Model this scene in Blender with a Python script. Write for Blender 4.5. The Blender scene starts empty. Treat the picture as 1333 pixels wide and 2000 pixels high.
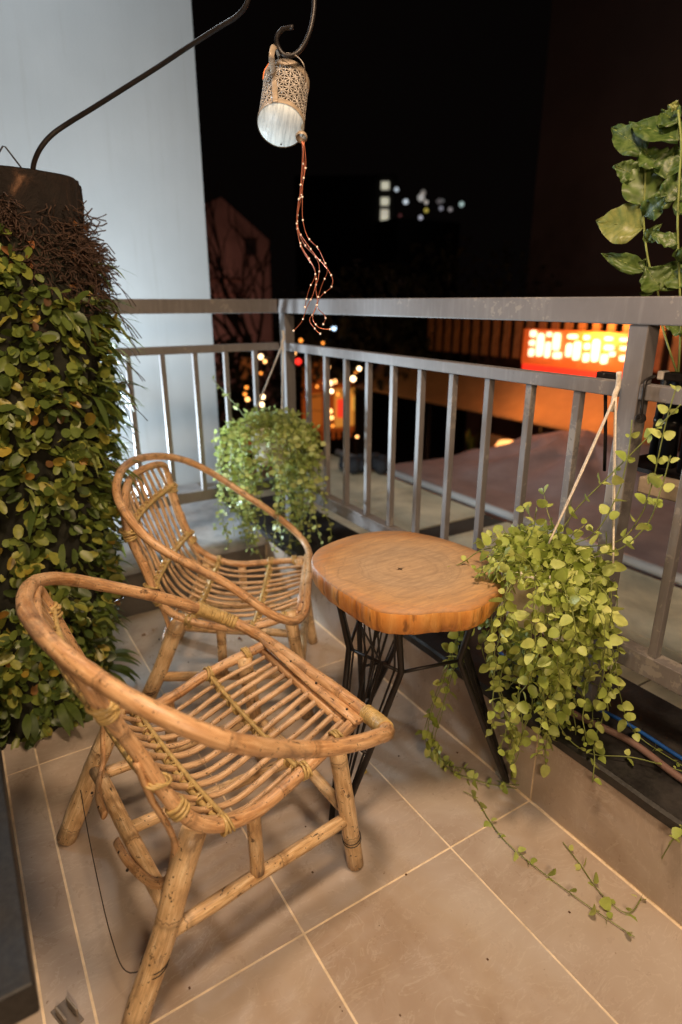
import bpy, math, random
from mathutils import Vector, Matrix, noise
random.seed(7)
SC = bpy.context.scene
COL = SC.collection
V = Vector
# ------------------------------------------------------------------ camera
F_PX, CX, CY = 1200.0, 666.5, 1000.0
PITCH, YAW, CAMH = math.radians(18.9), math.radians(32.1), 1.24
FW = V((math.sin(YAW)*math.cos(PITCH), math.cos(YAW)*math.cos(PITCH), -math.sin(PITCH)))
RT = V((math.cos(YAW), -math.sin(YAW), 0)); UP = RT.cross(FW)
CAM = V((0, 0, CAMH))
cd = bpy.data.cameras.new('camera'); cam = bpy.data.objects.new('camera', cd); COL.objects.link(cam)
cd.sensor_fit = 'VERTICAL'; cd.sensor_height = 36; cd.lens = 36*F_PX/2000
cd.clip_start = .02; cd.clip_end = 500
cam.matrix_world = Matrix((RT, UP, -FW)).transposed().to_4x4(); cam.location = CAM
cd.dof.use_dof = True; cd.dof.focus_distance = 1.38; cd.dof.aperture_fstop = 1.9
SC.camera = cam
# ------------------------------------------------------------------ world, lamps, exposure (night)
w = bpy.data.worlds.new("World"); SC.world = w; w.use_nodes = True
bg = w.node_tree.nodes['Background']
bg.inputs[0].default_value = (.0034, .0024, .0022, 1); bg.inputs[1].default_value = .45
def lamp(name, kind, loc, target, energy, color, size=.1, spot=None, blend=.5, spread=None):
    l = bpy.data.lights.new(name, kind); l.energy = energy; l.color = color
    if kind == 'AREA':
        l.size = size; l.shape = 'DISK'
        if spread: l.spread = math.radians(spread)
    else: l.shadow_soft_size = size
    if spot: l.spot_size = math.radians(spot); l.spot_blend = blend
    o = bpy.data.objects.new(name, l); COL.objects.link(o); o.location = loc
    if target is not None: o.rotation_euler = (V(target)-V(loc)).to_track_quat('-Z', 'Y').to_euler()
    return o
lamp('warm_ceiling_lamp', 'AREA', (.42, .48, 2.6), (.62, .95, 0), 46, (1.0, .71, .46), .36)
lamp('warm_room_lamp', 'AREA', (-.20, -1.0, 1.7), (.95, .9, .15), 28, (1.0, .71, .45), .4)
lamp('cool_flood_lamp', 'AREA', (.30, 2.76, .55), (.74, 2.0, 1.6), 46, (.74, .90, 1.0), .10)
lamp('cool_ceiling_lamp', 'AREA', (.1, 2.75, 3.6), (.8, 3.4, .8), 16, (.80, .92, 1.0), .3)
lamp('cool_wall_fill', 'AREA', (.12, 2.88, .42), (.75, 3.4, .95), 15, (.80, .93, 1.0), .12)  # added fill light that brightens the lower part of the pale wall
lamp('lantern_fill_spot', 'SPOT', (-.16, 1.33, .43), (.735, 1.43, 1.67), 50, (.86, .95, 1.0), .03, 9, .6)  # added unseen spot, narrowed to whiten the lantern base
SC.view_settings.view_transform = 'Standard'; SC.view_settings.look = 'None'
SC.view_settings.exposure = 0; SC.view_settings.gamma = 1; SC.view_settings.use_curve_mapping = False
SC.render.engine = 'CYCLES'

def ray(px, py): return FW*F_PX + RT*(px-CX) + UP*(CY-py)
def onz(px, py, z): d = ray(px, py); return CAM + d*((z-CAM.z)/d.z)
def onx(px, py, x): d = ray(px, py); return CAM + d*((x-CAM.x)/d.x)
def ony(px, py, y): d = ray(px, py); return CAM + d*((y-CAM.y)/d.y)
def ond(px, py, r): d = ray(px, py); return CAM + d*(r/math.hypot(d.x, d.y))
def depth(p): return (V(p)-CAM).length

# ------------------------------------------------------------------ materials
class NT:
    def __init__(s, name):
        s.m = bpy.data.materials.new(name); s.m.use_nodes = True
        s.t = s.m.node_tree; s.b = s.t.nodes['Principled BSDF']; s.out = s.t.nodes['Material Output']
    def n(s, typ, **kw):
        nd = s.t.nodes.new(typ)
        for k, v in kw.items():
            if k in nd.inputs.keys(): s.set(nd, k, v)
            else: setattr(nd, k, v)
        return nd
    def set(s, nd, k, v):
        if isinstance(v, bpy.types.NodeSocket): s.t.links.new(v, nd.inputs[k])
        else: nd.inputs[k].default_value = v
    def link(s, a, b): s.t.links.new(a, b)
    def noise(s, vec, scale, detail=3, rough=.5, dist=0):
        nd = s.n('ShaderNodeTexNoise'); nd.inputs['Scale'].default_value = scale
        nd.inputs['Detail'].default_value = detail; nd.inputs['Roughness'].default_value = rough
        nd.inputs['Distortion'].default_value = dist
        if vec is not None: s.link(vec, nd.inputs['Vector'])
        return nd.outputs['Fac']
    def ramp(s, fac, stops):
        nd = s.n('ShaderNodeValToRGB'); s.link(fac, nd.inputs[0]); cr = nd.color_ramp
        while len(cr.elements) < len(stops): cr.elements.new(.5)
        for e, (p, c) in zip(cr.elements, stops):
            e.position = p; e.color = (c[0], c[1], c[2], 1) if not isinstance(c, (int, float)) else (c, c, c, 1)
        return nd.outputs[0]
    def mix(s, fac, a, b, mode='MIX'):
        nd = s.n('ShaderNodeMix', data_type='RGBA', blend_type=mode)
        for i, v in ((0, fac), (6, a), (7, b)):
            if isinstance(v, bpy.types.NodeSocket): s.link(v, nd.inputs[i])
            else: nd.inputs[i].default_value = (*v, 1) if isinstance(v, (tuple, list)) and len(v) == 3 else v
        return nd.outputs[2]
    def math(s, op, a, b=0.):
        nd = s.n('ShaderNodeMath', operation=op)
        for i, v in ((0, a), (1, b)):
            if isinstance(v, bpy.types.NodeSocket): s.link(v, nd.inputs[i])
            else: nd.inputs[i].default_value = v
        return nd.outputs[0]
    def bump(s, h, strength=.3, dist=.01):
        nd = s.n('ShaderNodeBump'); nd.inputs['Strength'].default_value = strength; nd.inputs['Distance'].default_value = dist
        s.link(h, nd.inputs['Height']); s.link(nd.outputs[0], s.b.inputs['Normal'])
    def map(s, vec, scale=(1, 1, 1), rot=(0, 0, 0)):
        nd = s.n('ShaderNodeMapping'); nd.inputs['Scale'].default_value = scale; nd.inputs['Rotation'].default_value = rot
        s.link(vec, nd.inputs['Vector']); return nd.outputs[0]
    def obj(s): return s.n('ShaderNodeTexCoord').outputs['Object']
    def pos(s): return s.n('ShaderNodeNewGeometry').outputs['Position']
    def uv(s): return s.n('ShaderNodeTexCoord').outputs['UV']
    def rnd(s):
        a = s.n('ShaderNodeObjectInfo').outputs['Random']; b = s.n('ShaderNodeNewGeometry').outputs['Random Per Island']
        return s.math('FRACT', s.math('ADD', a, b))
    def base(s, c): s.link(c, s.b.inputs['Base Color']) if isinstance(c, bpy.types.NodeSocket) else s.b.inputs['Base Color'].__setattr__('default_value', (*c, 1))

def simple(name, c, rough=.6, metal=0., nscale=0, amp=.25, bump=0., emit=None, est=0.):
    t = NT(name); t.b.inputs['Roughness'].default_value = rough; t.b.inputs['Metallic'].default_value = metal
    if nscale:
        f = t.noise(t.obj(), nscale, 5, .6)
        t.base(t.ramp(f, [(.3, [x*(1-amp) for x in c]), (.7, [min(1, x*(1+amp)) for x in c])]))
        if bump: t.bump(f, bump, .004)
    else: t.base(c)
    if emit:
        t.b.inputs['Emission Color'].default_value = (*emit, 1); t.b.inputs['Emission Strength'].default_value = est
    return t.m

def m_rattan(name, dark, mid, light, gloss=.42):
    t = NT(name); uv = t.uv(); ob = t.pos()
    st = t.noise(t.map(uv, (5, 7, 1)), 3.0, 4, .6, .3)
    big = t.noise(ob, 9, 2)
    c = t.ramp(st, [(.28, dark), (.5, mid), (.7, light)])
    c = t.mix(t.ramp(big, [(.35, 0), (.7, .55)]), c, light)
    fib = t.noise(t.map(uv, (60, 3, 1)), 2.0, 3)
    c = t.mix(t.ramp(fib, [(.35, .45), (.55, 0)]), c, dark)
    sp = t.noise(t.map(uv, (3.2, 15, 1)), 1.6, 5, .7, .5)
    c = t.mix(t.ramp(sp, [(.60, 0), (.645, .88)]), c, (.045, .022, .010))
    sp2 = t.noise(ob, 150, 1)
    c = t.mix(t.ramp(sp2, [(.69, 0), (.73, .85)]), c, (.04, .02, .01))
    bl = t.noise(t.map(uv, (1.6, 5, 1)), 1.3, 6, .7, .6)
    c = t.mix(t.ramp(bl, [(.53, 0), (.64, .7)]), c, (.20, .125, .085))
    sv = t.n('ShaderNodeSeparateXYZ'); t.link(uv, sv.inputs[0])
    oi = t.n('ShaderNodeObjectInfo').outputs['Random']
    ph = t.math('FRACT', t.math('ADD', t.math('ADD', t.math('MULTIPLY', sv.outputs[1], 4.7), t.math('MULTIPLY', st, .10)), oi))
    c = t.mix(t.ramp(ph, [(.0, 0), (.012, .75), (.022, .1), (.05, .45), (.10, 0)]), c, (.11, .055, .025))
    t.base(c); t.b.inputs['Roughness'].default_value = gloss
    t.bump(t.mix(.5, fib, st), .35, .002)
    return t.m
M = {}
M['rattan'] = m_rattan('rattan_cane', (.33, .15, .06), (.60, .33, .15), (.84, .58, .34), .36)
M['rod'] = m_rattan('rattan_rod', (.33, .17, .08), (.60, .38, .20), (.80, .57, .36), .36)
M['leg'] = m_rattan('rattan_leg', (.34, .18, .075), (.68, .44, .215), (.90, .70, .44), .36)
M['bind'] = simple('cane_binding', (.52, .37, .15), .38, 0, 60, .3, .2)
M['nail'] = simple('nail', (.03, .02, .015), .5)

def m_tile():
    t = NT('beige_porcelain_tile'); oi = t.n('ShaderNodeObjectInfo')
    r = t.n('ShaderNodeVectorMath', operation='SCALE'); t.link(oi.outputs['Location'], r.inputs[0]); r.inputs['Scale'].default_value = 3.7
    a = t.n('ShaderNodeVectorMath', operation='ADD'); t.link(t.obj(), a.inputs[0]); t.link(r.outputs[0], a.inputs[1]); v = a.outputs[0]
    n1 = t.noise(v, 3.2, 6, .55, .8); n2 = t.noise(v, 13, 6, .65, .5)
    c = t.ramp(n1, [(.3, (.36, .275, .215)), (.5, (.44, .355, .29)), (.72, (.50, .43, .37))])
    c = t.mix(t.ramp(n2, [(.5, 0), (.75, .35)]), c, (.55, .48, .42))
    vein = t.noise(t.map(v, (1, 2.4, 1), (0, 0, .7)), 5, 5, .6, 2.2)
    c = t.mix(t.ramp(vein, [(.485, 0), (.5, .28), (.515, 0)]), c, (.66, .60, .53))
    sp = t.noise(v, 55, 2); c = t.mix(t.ramp(sp, [(.74, 0), (.77, .6)]), c, (.15, .08, .04))
    t.base(c); t.link(t.ramp(n2, [(.3, .22), (.7, .42)]), t.b.inputs['Roughness'])
    t.bump(n2, .06, .004); return t.m
M['tile'] = m_tile()
M['grout'] = simple('pale_grout', (.80, .66, .48), .9, 0, 20, .25)
def m_granite():
    t = NT('black_granite'); o = t.obj(); n = t.noise(o, 90, 4, .7); b = t.noise(o, 9, 4)
    c = t.ramp(n, [(.35, (.010, .009, .009)), (.75, (.030, .028, .027))])
    c = t.mix(t.ramp(b, [(.55, 0), (.75, .4)]), c, (.07, .06, .055))
    t.base(c); t.link(t.ramp(b, [(.3, .25), (.7, .7)]), t.b.inputs['Roughness']); t.bump(n, .3, .002); return t.m
M['granite'] = m_granite()
def m_concrete(name, c, sc=6):
    t = NT(name); o = t.pos(); n = t.noise(o, sc, 8, .65, .6); f = t.noise(o, sc*9, 4)
    k = t.ramp(n, [(.3, [x*.6 for x in c]), (.55, c), (.75, [min(1, x*1.35) for x in c])])
    t.base(k); t.b.inputs['Roughness'].default_value = .8; t.bump(t.mix(.5, n, f), .5, .01); return t.m
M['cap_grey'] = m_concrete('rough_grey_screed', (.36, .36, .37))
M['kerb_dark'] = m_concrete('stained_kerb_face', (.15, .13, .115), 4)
M['ledge'] = m_concrete('cream_ledge_tile', (.74, .68, .50), 3)
def m_wall():
    t = NT('painted_render_wall'); o = t.pos()
    n = t.noise(o, 2.2, 6, .55); s_ = t.noise(t.map(o, (9, 9, .5)), 3, 4)
    g = t.noise(o, 120, 2)
    c = t.ramp(n, [(.3, (.40, .435, .46)), (.7, (.455, .49, .515))])
    c = t.mix(t.ramp(s_, [(.45, 0), (.8, .14)]), c, (.36, .37, .38))
    dr = t.noise(t.map(o, (14, 14, .8)), 1.6, 5, .65); c = t.mix(t.ramp(dr, [(.58, 0), (.72, .22)]), c, (.30, .30, .29))
    t.base(c); t.b.inputs['Roughness'].default_value = .62; t.bump(t.mix(.5, g, n), .25, .006); return t.m
M['wall'] = m_wall()
def m_steel():
    t = NT('grey_painted_steel'); o = t.pos()
    n = t.noise(o, 7, 5, .6); f = t.noise(o, 45, 5, .65); st = t.noise(t.map(o, (40, 40, 6)), 1.5, 3)
    c = t.ramp(n, [(.3, (.145, .132, .132)), (.7, (.185, .170, .170))])
    c = t.mix(t.ramp(st, [(.5, 0), (.75, .3)]), c, (.30, .29, .29))
    pe = t.math('ADD', t.math('MULTIPLY', n, .55), t.math('MULTIPLY', f, .45))
    sp_ = t.n('ShaderNodeSeparateXYZ'); t.link(o, sp_.inputs[0])
    wy = t.n('ShaderNodeMapRange'); t.link(sp_.outputs[1], wy.inputs[0])
    wy.inputs[1].default_value = 1.45; wy.inputs[2].default_value = 1.1; wy.inputs[3].default_value = 0; wy.inputs[4].default_value = .06
    lowz = t.n('ShaderNodeMapRange'); t.link(sp_.outputs[2], lowz.inputs[0]); lowz.inputs[1].default_value = 1.17; lowz.inputs[2].default_value = 1.07
    pe = t.math('ADD', pe, t.math('MULTIPLY', wy.outputs[0], lowz.outputs[0]))
    c = t.mix(t.ramp(pe, [(.595, 0), (.61, .6)]), c, (.30, .275, .245))
    c = t.mix(t.ramp(f, [(.68, 0), (.72, .7)]), c, (.07, .05, .04))
    t.base(c); t.b.inputs['Roughness'].default_value = .48; t.bump(pe, .3, .002); return t.m
M['steel'] = m_steel()
M['iron'] = simple('black_iron', (.018, .015, .015), .45, .3, 60, .3, .2)
M['rust'] = simple('rusted_iron', (.09, .05, .03), .8, 0, 40, .5, .3)

def m_tabletop():
    t = NT('sawn_wood_face'); o = t.obj()
    n = t.noise(o, 5, 5, .6, .5)
    sx = t.n('ShaderNodeSeparateXYZ'); t.link(o, sx.inputs[0])
    r = t.math('SQRT', t.math('ADD', t.math('MULTIPLY', sx.outputs[0], sx.outputs[0]), t.math('MULTIPLY', sx.outputs[1], sx.outputs[1])))
    rr = t.math('ADD', r, t.math('MULTIPLY', n, .13))
    ring = t.noise(None, 1, 5, .7); 
    cmb = t.n('ShaderNodeCombineXYZ'); t.link(t.math('MULTIPLY', rr, 90.), cmb.inputs[0]); t.link(t.math('MULTIPLY', n, 2.), cmb.inputs[1])
    rg = t.noise(cmb.outputs[0], 1.3, 4, .75)
    c = t.ramp(rr, [(.05, (.58, .39, .23)), (.17, (.53, .37, .23)), (.262, (.58, .34, .16)), (.305, (.52, .24, .08))])
    c = t.mix(t.ramp(rg, [(.36, .42), (.50, 0)]), c, (.26, .165, .10))
    b = t.noise(t.map(o, (5, 30, 1), (0, 0, -.35)), 3, 7, .75, .6)
    c = t.mix(t.ramp(b, [(.42, .45), (.60, 0)]), c, (.25, .165, .11))
    sw = t.noise(t.map(o, (4, 60, 1), (0, 0, .5)), 2, 3)
    c = t.mix(t.ramp(sw, [(.6, 0), (.75, .3)]), c, (.52, .38, .25))
    t.base(c); t.b.inputs['Roughness'].default_value = .55; t.bump(rg, .25, .002); return t.m
def m_tableside():
    t = NT('varnished_live_edge'); o = t.obj()
    v = t.map(o, (1, 1, .12)); n = t.noise(v, 26, 5, .6, .6); b = t.noise(t.map(o, (1, 1, .35)), 9, 3)
    c = t.ramp(n, [(.3, (.30, .11, .03)), (.5, (.66, .30, .07)), (.72, (.78, .46, .16))])
    c = t.mix(t.ramp(b, [(.4, 0), (.62, .55)]), c, (.72, .26, .05))
    s_ = t.noise(t.map(o, (1, 1, .25)), 50, 4); c = t.mix(t.ramp(s_, [(.62, 0), (.7, .7)]), c, (.12, .05, .02))
    t.base(c); t.b.inputs['Roughness'].default_value = .48; t.bump(n, 1., .012); return t.m
M['top'] = m_tabletop(); M['side'] = m_tableside()

def m_leaf(name, cols, trans=.35, rough=.45, spots=None):
    t = NT(name); c = t.ramp(t.rnd(), cols)
    if spots:   # side veins of the broad leaves
        sx = t.n('ShaderNodeSeparateXYZ'); t.link(t.uv(), sx.inputs[0])
        av = t.math('ABSOLUTE', t.math('SUBTRACT', sx.outputs[1], .5))
        fr = t.math('FRACT', t.math('SUBTRACT', t.math('MULTIPLY', sx.outputs[0], 7.), t.math('MULTIPLY', av, 3.4)))
        c = t.mix(t.ramp(fr, [(.0, .5), (.07, .5), (.12, 0), (.5, 0), (.95, .35)]), c, spots)
    o = t.pos(); n = t.noise(o, 70, 3); c = t.mix(t.ramp(n, [(.3, .35), (.7, 0)]), c, [x*.6 for x in cols[0][1]])
    if spots: c = t.mix(t.ramp(t.noise(o, 28, 5, .7), [(.5, 0), (.68, .8)]), c, spots)
    t.base(c); t.b.inputs['Roughness'].default_value = rough
    tr = t.n('ShaderNodeBsdfTranslucent'); t.link(c, tr.inputs[0])
    mx = t.n('ShaderNodeMixShader'); mx.inputs[0].default_value = trans
    t.link(t.b.outputs[0], mx.inputs[1]); t.link(tr.outputs[0], mx.inputs[2]); t.link(mx.outputs[0], t.out.inputs[0])
    t.bump(n, .15, .002); return t.m
M['leaf_button'] = m_leaf('button_leaf', [(0, (.32, .41, .075)), (.35, (.45, .55, .12)), (.7, (.56, .64, .17)), (1, (.66, .70, .22))], .25)
M['leaf_button2'] = m_leaf('button_leaf_shade', [(0, (.26, .34, .08)), (.5, (.42, .50, .14)), (1, (.58, .62, .24))], .3)
M['leaf_fern'] = m_leaf('fern_leaf', [(0, (.060, .095, .022)), (.35, (.12, .17, .035)), (.7, (.22, .27, .05)), (.90, (.36, .36, .07)), (.975, (.46, .34, .05)), (.992, (.34, .15, .03)), (1, (.10, .05, .03))], .22, .4)
M['blade'] = m_leaf('narrow_fern_blade', [(0, (.08, .13, .025)), (.5, (.17, .24, .05)), (1, (.30, .34, .09))], .5)
M['dry'] = m_leaf('dry_leaf', [(0, (.16, .07, .025)), (.5, (.30, .11, .04)), (1, (.34, .20, .07))], .2)
M['leaf_big'] = m_leaf('jasmine_leaf', [(0, (.045, .090, .016)), (.5, (.075, .13, .022)), (1, (.11, .17, .035))], .2, .45, (.15, .21, .055))
M['leaf_pale'] = m_leaf('pale_leaf', [(0, (.28, .31, .09)), (1, (.32, .34, .10))], .25, .4, (.12, .18, .05))
M['stem'] = simple('green_stem', (.20, .24, .06), .5, 0, 30, .3)
M['stem_dry'] = simple('brown_root', (.06, .032, .02), .9, 0, 50, .5)
def m_bark():
    t = NT('dark_bark'); o = t.pos(); n = t.noise(t.map(o, (1, 1, .5)), 16, 7, .7, .8); b = t.noise(o, 7, 4)
    c = t.ramp(n, [(.3, (.005, .003, .002)), (.52, (.022, .012, .008)), (.60, (.09, .045, .025)), (.68, (.30, .16, .09))])
    c = t.mix(t.ramp(b, [(.48, .8), (.62, 0)]), c, (.012, .008, .006))
    t.base(c); t.b.inputs['Roughness'].default_value = .95; t.bump(n, 1., .03); return t.m
M['bark'] = m_bark()
M['sawn'] = simple('weathered_sawn_face', (.30, .17, .10), .85, 0, 18, .4, .4)
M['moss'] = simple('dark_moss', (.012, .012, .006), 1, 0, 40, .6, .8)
M['pot'] = simple('cream_pot', (.76, .70, .62), .5, 0, 25, .18)
M['cord'] = simple('white_cord', (.70, .62, .52), .8, 0, 200, .2, .3)
M['copper'] = simple('copper_wire', (.55, .17, .09), .3, .6)
M['bulb_dim'] = simple('fairy_bulb', (.85, .7, .55), .2, 0, emit=(1, .78, .6), est=.22)
M['antique'] = simple('antique_silvered_tin', (.36, .32, .28), .45, .2, 25, .3)
M['lantern_band'] = simple('worn_brass_band', (.33, .26, .19), .5, .15, 40, .35)
def m_disc():
    t = NT('brushed_white_metal'); o = t.obj(); n = t.noise(t.map(o, (55, 5, 5), (0, 0, .2)), 2.2, 6, .7)
    t.base(t.ramp(n, [(.35, (.42, .46, .46)), (.52, (.72, .76, .74)), (.7, (.88, .9, .86))])); t.b.inputs['Roughness'].default_value = .4; t.bump(n, .3, .002); return t.m
M['disc'] = m_disc()
M['orange_cord'] = simple('orange_ribbon', (.85, .22, .05), .6)

# ------------------------------------------------------------------ mesh helpers
class MB:
    def __init__(s): s.v = []; s.f = []; s.uv = []; s.mi = []
    def face(s, idx, uv=None, mi=0):
        s.f.append(idx); s.uv.extend(uv or [(0, 0)]*len(idx)); s.mi.append(mi)
    def box(s, lo, hi, mi=0, mat=None):
        b = len(s.v)
        for z in (lo[2], hi[2]):
            for x, y in ((lo[0], lo[1]), (hi[0], lo[1]), (hi[0], hi[1]), (lo[0], hi[1])):
                p = V((x, y, z)); s.v.append(mat @ p if mat else p)
        for q in ((3, 2, 1, 0), (4, 5, 6, 7), (0, 1, 5, 4), (1, 2, 6, 5), (2, 3, 7, 6), (3, 0, 4, 7)):
            s.face([b+i for i in q], None, mi)
    def tube(s, pts, r, sides=10, closed=False, mi=0, squash=1., up=None):
        n = len(pts); b = len(s.v); pts = [V(p) for p in pts]
        T = []
        for i in range(n):
            a = pts[i-1] if (i > 0 or closed) else pts[0]; c = pts[(i+1) % n] if (i < n-1 or closed) else pts[-1]
            T.append((c-a).normalized() if (c-a).length > 1e-9 else V((0, 0, 1)))
        u = up or (V((0, 0, 1)) if abs(T[0].z) < .9 else V((1, 0, 0)))
        N = (u - T[0]*u.dot(T[0])).normalized(); L = 0; Ls = []
        for i in range(n):
            if i: L += (pts[i]-pts[i-1]).length
            Ls.append(L)
            N = (N - T[i]*N.dot(T[i])); N = N.normalized() if N.length > 1e-6 else T[i].orthogonal().normalized(); B = T[i].cross(N)
            rr = r(L) if callable(r) else r
            for k in range(sides):
                a = 2*math.pi*k/sides; s.v.append(pts[i]+N*math.cos(a)*rr*squash+B*math.sin(a)*rr)
        m = n if closed else n-1
        for i in range(m):
            j = (i+1) % n; l0 = Ls[i]; l1 = Ls[j] if j else L+(pts[0]-pts[-1]).length
            for k in range(sides):
                k2 = (k+1) % sides
                s.face([b+i*sides+k, b+i*sides+k2, b+j*sides+k2, b+j*sides+k], [(k/sides, l0), ((k+1)/sides, l0), ((k+1)/sides, l1), (k/sides, l1)], mi)
        if not closed:
            s.face([b+k for k in range(sides)][::-1], None, mi); s.face([b+(n-1)*sides+k for k in range(sides)], None, mi)
    def ring(s, c, axis, R, r, seg=14, sides=6, mi=0):
        a = V(axis).normalized(); x = a.orthogonal().normalized(); y = a.cross(x)
        s.tube([V(c)+x*R*math.cos(2*math.pi*k/seg)+y*R*math.sin(2*math.pi*k/seg) for k in range(seg)], r, sides, True, mi)
    def ball(s, c, r, seg=8, rings=5, mi=0):
        b = len(s.v); c = V(c)
        s.v.append(c+V((0, 0, r)))
        for i in range(1, rings):
            t = math.pi*i/rings
            for k in range(seg): a = 2*math.pi*k/seg; s.v.append(c+V((math.sin(t)*math.cos(a), math.sin(t)*math.sin(a), math.cos(t)))*r)
        s.v.append(c-V((0, 0, r))); e = len(s.v)-1
        for k in range(seg):
            k2 = (k+1) % seg; s.face([b, b+1+k, b+1+k2], None, mi); s.face([e, b+1+(rings-2)*seg+k2, b+1+(rings-2)*seg+k], None, mi)
            for i in range(rings-2): s.face([b+1+i*seg+k, b+1+(i+1)*seg+k, b+1+(i+1)*seg+k2, b+1+i*seg+k2], None, mi)
    def lathe(s, prof, seg=32, c=(0, 0, 0), mi=0):
        b = len(s.v); c = V(c)
        for r, z in prof:
            for k in range(seg): a = 2*math.pi*k/seg; s.v.append(c+V((r*math.cos(a), r*math.sin(a), z)))
        for i in range(len(prof)-1):
            for k in range(seg):
                k2 = (k+1) % seg; s.face([b+i*seg+k, b+i*seg+k2, b+(i+1)*seg+k2, b+(i+1)*seg+k], None, mi)
    def add(s, verts, faces, mat, mi=0):
        b = len(s.v)
        for v in verts: s.v.append(mat @ v)
        for f in faces: s.face([b+i for i in f], None, mi)
    def mesh(s, name, mats, smooth=True):
        me = bpy.data.meshes.new(name); me.from_pydata([tuple(v) for v in s.v], [], s.f)
        uvl = me.uv_layers.new(name='UVMap'); uvl.data.foreach_set('uv', [c for q in s.uv for c in q])
        for m in (mats if isinstance(mats, (list, tuple)) else [mats]): me.materials.append(M[m] if isinstance(m, str) else m)
        me.polygons.foreach_set('material_index', s.mi); me.polygons.foreach_set('use_smooth', [smooth]*len(s.f)); me.update()
        return me
    def build(s, name, mats, parent=None, smooth=True, loc=None, bevel=0.):
        o = link(name, s.mesh(name, mats, smooth), parent)
        if loc is not None: o.location = loc
        if bevel:
            md = o.modifiers.new('bevel', 'BEVEL'); md.width = bevel; md.segments = 2; md.limit_method = 'ANGLE'
        return o
def link(name, data, parent=None):
    o = bpy.data.objects.new(name, data); COL.objects.link(o)
    if parent is not None: o.parent = parent
    return o
def thing(name, label, cat, loc=(0, 0, 0), rz=0, group=None):
    o = bpy.data.objects.new(name, None); COL.objects.link(o); o.location = loc; o.rotation_euler = (0, 0, rz); o.empty_display_size = .1
    return tag(o, label, cat, group)
def tag(o, label=None, cat=None, group=None, kind=None):
    if label: o['label'] = label
    if cat: o['category'] = cat
    if group: o['group'] = group
    if kind: o['kind'] = kind
    return o
def catmull(P, n=8, closed=False):
    P = [V(p) for p in P]; N = len(P); out = []
    g = (lambda i: P[i % N]) if closed else (lambda i: P[max(0, min(N-1, i))])
    for i in range(N if closed else N-1):
        p0, p1, p2, p3 = g(i-1), g(i), g(i+1), g(i+2)
        for k in range(n):
            t = k/n; out.append(.5*((2*p1)+(p2-p0)*t+(2*p0-5*p1+4*p2-p3)*t*t+(3*p1-p0-3*p2+p3)*t**3))
    if not closed: out.append(P[-1])
    return out
def boxobj(name, lo, hi, mat, parent=None, bevel=0., local=False):
    b = MB(); c = V([(a+d)/2 for a, d in zip(lo, hi)]); h = V([(d-a)/2 for a, d in zip(lo, hi)])
    b.box(-h, h); return b.build(name, mat, parent, False, c, bevel)

# ------------------------------------------------------------------ the setting
gnd = MB(); gnd.v = [V((-60, -60, -4)), V((120, -60, -4)), V((120, 120, -4)), V((-60, 120, -4))]; gnd.face([0, 1, 2, 3])
tag(gnd.build('street_ground', simple('asphalt', (.05, .05, .05), .9, 0, 3, .3)), kind='structure')
KX, KZ = 1.109, .245
fl = MB(); fl.box((-2.6, -3.0, -.15), (KX, 2.4, -.0008))
floor = tag(fl.build('balcony_floor', 'grout', None, False), kind='structure')
xs = [-2.455, -2.055, -1.655, -1.255, -.855, -.455, -.055, .026, .425, .826, KX]
ysl = [-2.5, -1.67, -.84, -.01, .822, 1.652, 2.4]
tmesh = {}
for i in range(len(xs)-1):
    for j in range(len(ysl)-1):
        x0, x1, y0, y1 = xs[i]+.0023, xs[i+1]-(.0023 if i < len(xs)-2 else .013), ysl[j]+.0023, ysl[j+1]-.0023
        k = (round(x1-x0, 3), round(y1-y0, 3))
        if k not in tmesh:
            b = MB(); b.box((-k[0]/2, -k[1]/2, -.01), (k[0]/2, k[1]/2, 0)); tmesh[k] = b.mesh('floor_tile', 'tile', False)
        t = link('floor_tile', tmesh[k], floor); t.location = ((x0+x1)/2, (y0+y1)/2, random.uniform(-.0002, .0002))
# right kerb
kerb = thing('balcony_kerb', 'low kerb along the floor under the long railing, faced in beige tiles with a black granite cap', 'kerb', (KX, 0, 0))
kb = MB(); kb.box((-.0045, -3, -.1), (.34, 2.9, .214)); kb.build('kerb_core', 'grout', kerb, False)
for j, (a, b_) in enumerate([(-2.5, -1.67), (-1.67, -.84), (-.84, -.01), (-.01, .822), (.822, 1.652), (1.652, 2.4)]):
    boxobj('riser_tile', (-.0062, a+.003, .003), (-.0047, b_-.003, .213), 'tile', kerb)
cap = MB(); n = 60
for i in range(n+1):
    y = -2.6+5.5*i/n; e = -.014+.0035*noise.noise(V((y*9, 0, 0)))
    for (x, z) in ((e, .217), (e-.002, .240), (e+.006, .245), (.345, .245), (.345, .217)): cap.v.append(V((x, y, z)))
for i in range(n):
    for k in range(5): cap.face([i*5+k, i*5+(k+1) % 5, (i+1)*5+(k+1) % 5, (i+1)*5+k])
cap.build('granite_cap', 'granite', kerb, False)
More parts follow.
